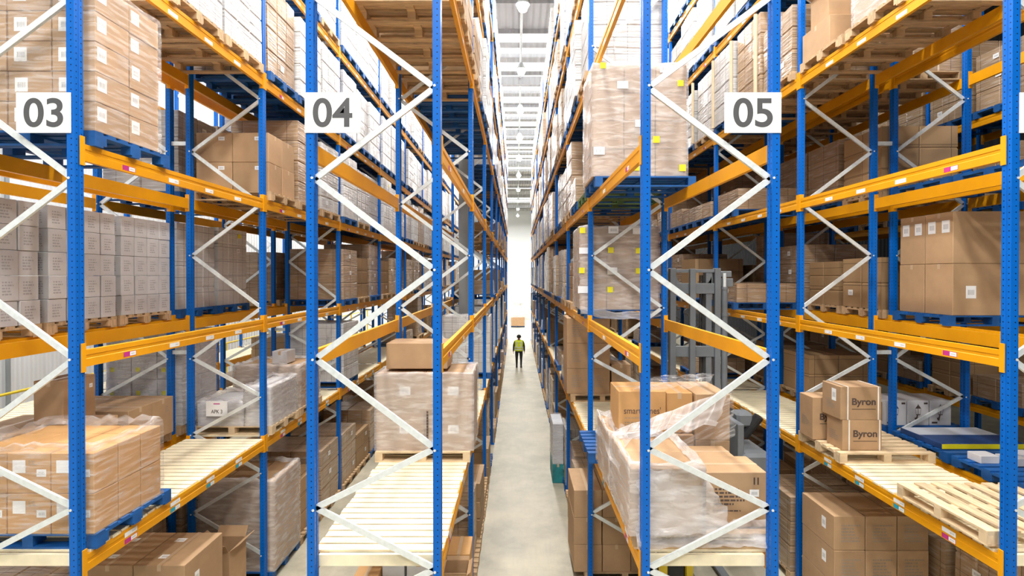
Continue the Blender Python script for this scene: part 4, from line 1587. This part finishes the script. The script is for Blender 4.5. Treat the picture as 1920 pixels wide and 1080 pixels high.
E = [('pelvis', 'waist'), ('waist', 'chest'), ('chest', 'neck0'), ('neck0', 'neck'), ('neck', 'head'), ('head', 'crown'), ('chest', 'shL'), ('shL', 'elL'), ('elL', 'wrL'), ('wrL', 'haL'),
     ('chest', 'shR'), ('shR', 'elR'), ('elR', 'wrR'), ('wrR', 'haR'), ('pelvis', 'hiL'), ('hiL', 'knL'), ('knL', 'anL'), ('anL', 'toL'), ('pelvis', 'hiR'), ('hiR', 'knR'), ('knR', 'anR'), ('anR', 'toR')]
ks = list(J)
J['toL'] = (-.105, .18, .035, .035)
me = bpy.data.meshes.new('body')
me.from_pydata([J[k][:3] for k in ks], [(ks.index(a), ks.index(c)) for a, c in E], [])
body = put('body', me)
sk = body.modifiers.new('s', 'SKIN')
for i, k in enumerate(ks):
    me.skin_vertices[0].data[i].radius = (J[k][3], J[k][3] * (.8 if k in ('chest', 'waist', 'pelvis') else 1))
    me.skin_vertices[0].data[i].use_root = (k == 'pelvis')
sb = body.modifiers.new('u', 'SUBSURF'); sb.levels = 2; sb.render_levels = 2
dg = bpy.context.evaluated_depsgraph_get()
nm = bpy.data.meshes.new_from_object(body.evaluated_get(dg))
bpy.data.objects.remove(body)
nm.name = 'body'
nm.materials.clear()
for k in ('black_cloth', 'skin'):
    nm.materials.append(M[k])
for p in nm.polygons:
    z, x = p.center.z, abs(p.center.x)
    p.material_index = 1 if (z > 1.51 or (x > .2 and z < .90 and z > .7)) else 0
    p.use_smooth = True
body = put('body', nm, pt)
pt.scale = (1.18, 1.1, 1.0)
for sx in (-1, 1):
    for k in range(4):                       # fingers
        x = sx * .25
        b = MB(); b.tube((x, -.075 + k * .019 + (.04 if sx > 0 else 0), .83), (x - sx * .012, -.07 + k * .019 + (.04 if sx > 0 else 0), .755 - .008 * (k in (1, 2))), .0085, n=8, r2=.007); b.build('finger', ['skin'], body, smooth=True)
    b = MB(); b.tube((sx * .245, -.085 + (.04 if sx > 0 else 0), .86), (sx * .235, -.115 + (.04 if sx > 0 else 0), .80), .010, n=8, r2=.008); b.build('thumb', ['skin'], body, smooth=True)


def shell(name, rings, mat, parent):
    b = MB()
    n = 24
    P = [[(rx * math.cos(2 * math.pi * i / n) + cx, ry * math.sin(2 * math.pi * i / n) + cyy, z) for i in range(n)] for (z, rx, ry, cx, cyy) in rings]
    for j in range(len(P) - 1):
        for i in range(n):
            k = (i + 1) % n
            b.face([P[j][i], P[j][k], P[j + 1][k], P[j + 1][i]])
    return b.build(name, [mat], parent, smooth=True)


vest = shell('vest', [(.90, .205, .15, 0, 0), (1.0, .205, .155, 0, 0), (1.15, .19, .15, 0, 0), (1.32, .205, .155, 0, .005), (1.43, .20, .13, 0, 0), (1.485, .12, .10, 0, 0)], 'vest', pt)
for z in (.99, 1.10):
    shell('reflective_band', [(z - .025, .209, .158, 0, 0), (z + .025, .206, .157, 0, 0)], 'reflective', vest)
for sx in (-1, 1):
    b = MB(); b.box(sx * .1 - .022, sx * .1 + .022, -.165, -.15, 1.1, 1.42); b.build('reflective_band', ['reflective'], vest)
put('lettering', text_mesh('HI VIS', .16, .035, .02, 'print_grey'), vest, (0, -.162, 1.34))
shell('hair', [(1.60, .075, .085, 0, -.02), (1.66, .098, .105, 0, -.012), (1.72, .092, .098, 0, -.01), (1.765, .055, .06, 0, -.01), (1.775, .005, .005, 0, -.01)], 'black_cloth', pt)
for sx in (-1, 1):
    b = MB(); b.tube((sx * .085, 0, 1.62), (sx * .10, -.01, 1.66), .018, n=8); b.build('ear', ['skin'], pt, smooth=True)
    b = MB(); b.box(-.045, .045, -.10, .17, 0, .06)
    b.build('shoe', ['black_rubber'], pt, (sx * .10, .06, 0.0), bevel=.02)

# ------------------------------------------------------------------ goods and clutter beyond the racks
dk = 48.5
pallet('blue', X(971, dk), dk + .6, 0, 'dark pallet standing in the open floor beyond the racks under a brown carton')
lone(X(958, dk), X(984, dk), dk, dk + 1.0, P142, .95, 'big brown carton on the floor pallet beyond the racks')
lone(X(962, dk), X(980, dk), dk, dk + 1.0, .95, 1.2, 'flat white box on the brown carton beyond the racks', 'carton_white')
for k, (px, yy, w, h) in enumerate(((957, 56, 1.6, 1.3), (990, 58, 1.5, 1.6), (974, 62, 1.3, 1.2), (996, 66, 2.0, 2.4), (945, 66, 2.4, 1.7), (962, 72, 1.8, 1.4))):
    lone(X(px, yy) - w / 2, X(px, yy) + w / 2, yy, yy + 1, 0, h, 'pale stacked goods near the far wall, %s back' % ON[k], 'carton_white', 'goods_stack', group='pale goods near the far wall')
# silver and teal wrapped load standing on the aisle floor, rack 05
lone(.86, 1.12, 12.0, 12.9, 0, .45, 'teal box on the floor at the centre aisle edge', 'teal_box')
stack(.86, 1.12, 12.0, 12.9, .452, .95, 1, 2, 3, 'silvery wrapped load on the teal box at the centre aisle edge', mat='flat_silver', film='stretch_film')
# guard rail on the left wall side and conduits
t = thing('guard_rail', (-12.0, 20, 0), 'yellow guard rail in front of the white corrugated wall', 'rail')
b = MB(); b.tube((0, -12, 2.12), (0, 22, 2.12), .035, n=10); b.build('rail', ['yellow_metal'], t)
for k in range(9):
    b = MB(); b.box(-.04, .04, -.04, .04, 0, 2.1); b.build('rail_post', ['yellow_metal'], t, (0, -11 + 4 * k, 0))
for k, yy in enumerate((12.2, 12.9, 17, 22)):
    b = MB(); b.tube((-12.9, yy, 0), (-12.9, yy, 10), .05, n=10)
    tag(b.build('pipe', ['column_grey']), 'grey vertical pipe on the white corrugated wall, %s from camera' % ON[k], 'pipe', 'wall pipes')

# ------------------------------------------------------------------ lamps
for k_, ax_ in enumerate((.227, -2.92, 3.40, -7.65, 8.15)):
    b = MB(); b.box(ax_ - .06, ax_ + .06, -9, 85, 16.12, 16.2); struct('trim_%d' % (60 + k_), b, ['galvanised'])
aisles = (.227, -2.92, 3.40, -7.65, 8.15)
ys_l = [-6, 0, 6, 12, 17.9, 23.5, 29.2, 35, 41.2, 48, 56, 64, 72, 80]  # lamps from the tenth on are added to brighten the far wall
b = MB(); b.tube((0, 0, 0), (0, 0, .30), .25, n=20, r2=.10)
RF = b.mesh('reflector', ['galvanised'])
b = MB(); b.tube((0, 0, -.20), (0, 0, -.002), .14, n=20, r2=.22)
DF = b.mesh('diffuser', ['lamp_glow'])
b = MB(); b.tube((0, 0, .30), (0, 0, 1.73), .012, n=8)
RD = b.mesh('hanger', ['galvanised'])
ld = bpy.data.lights.new('high_bay', 'AREA')
ld.shape = 'DISK'; ld.size = .9; ld.energy = LAMP_W; ld.color = (1, .975, .93)
for a_, ax_ in enumerate(aisles):
    for k, yy in enumerate(ys_l):
        if a_ == 4 and yy < 45 or a_ == 3 and yy < 6:
            continue
        t = thing('high_bay_lamp', (ax_, yy, 14.4), 'glowing ceiling lamp over %s, %s from the front' % (['centre aisle', 'aisle by zero-three', 'aisle past zero-five', 'wall-side aisle', 'outermost shaded aisle'][a_], (ON + ['added for far-wall light, eleventh', 'added for far-wall light, twelfth', 'added for far-wall light, thirteenth', 'added for far-wall light, fourteenth'])[k]), 'ceiling lamp', 'high bay lamps')
        put('reflector', RF, t); put('diffuser', DF, t); put('hanger', RD, t)
        lo_ = bpy.data.objects.new('bulb', ld); COL.objects.link(lo_); lo_.parent = t; lo_.location = (0, 0, -.23)
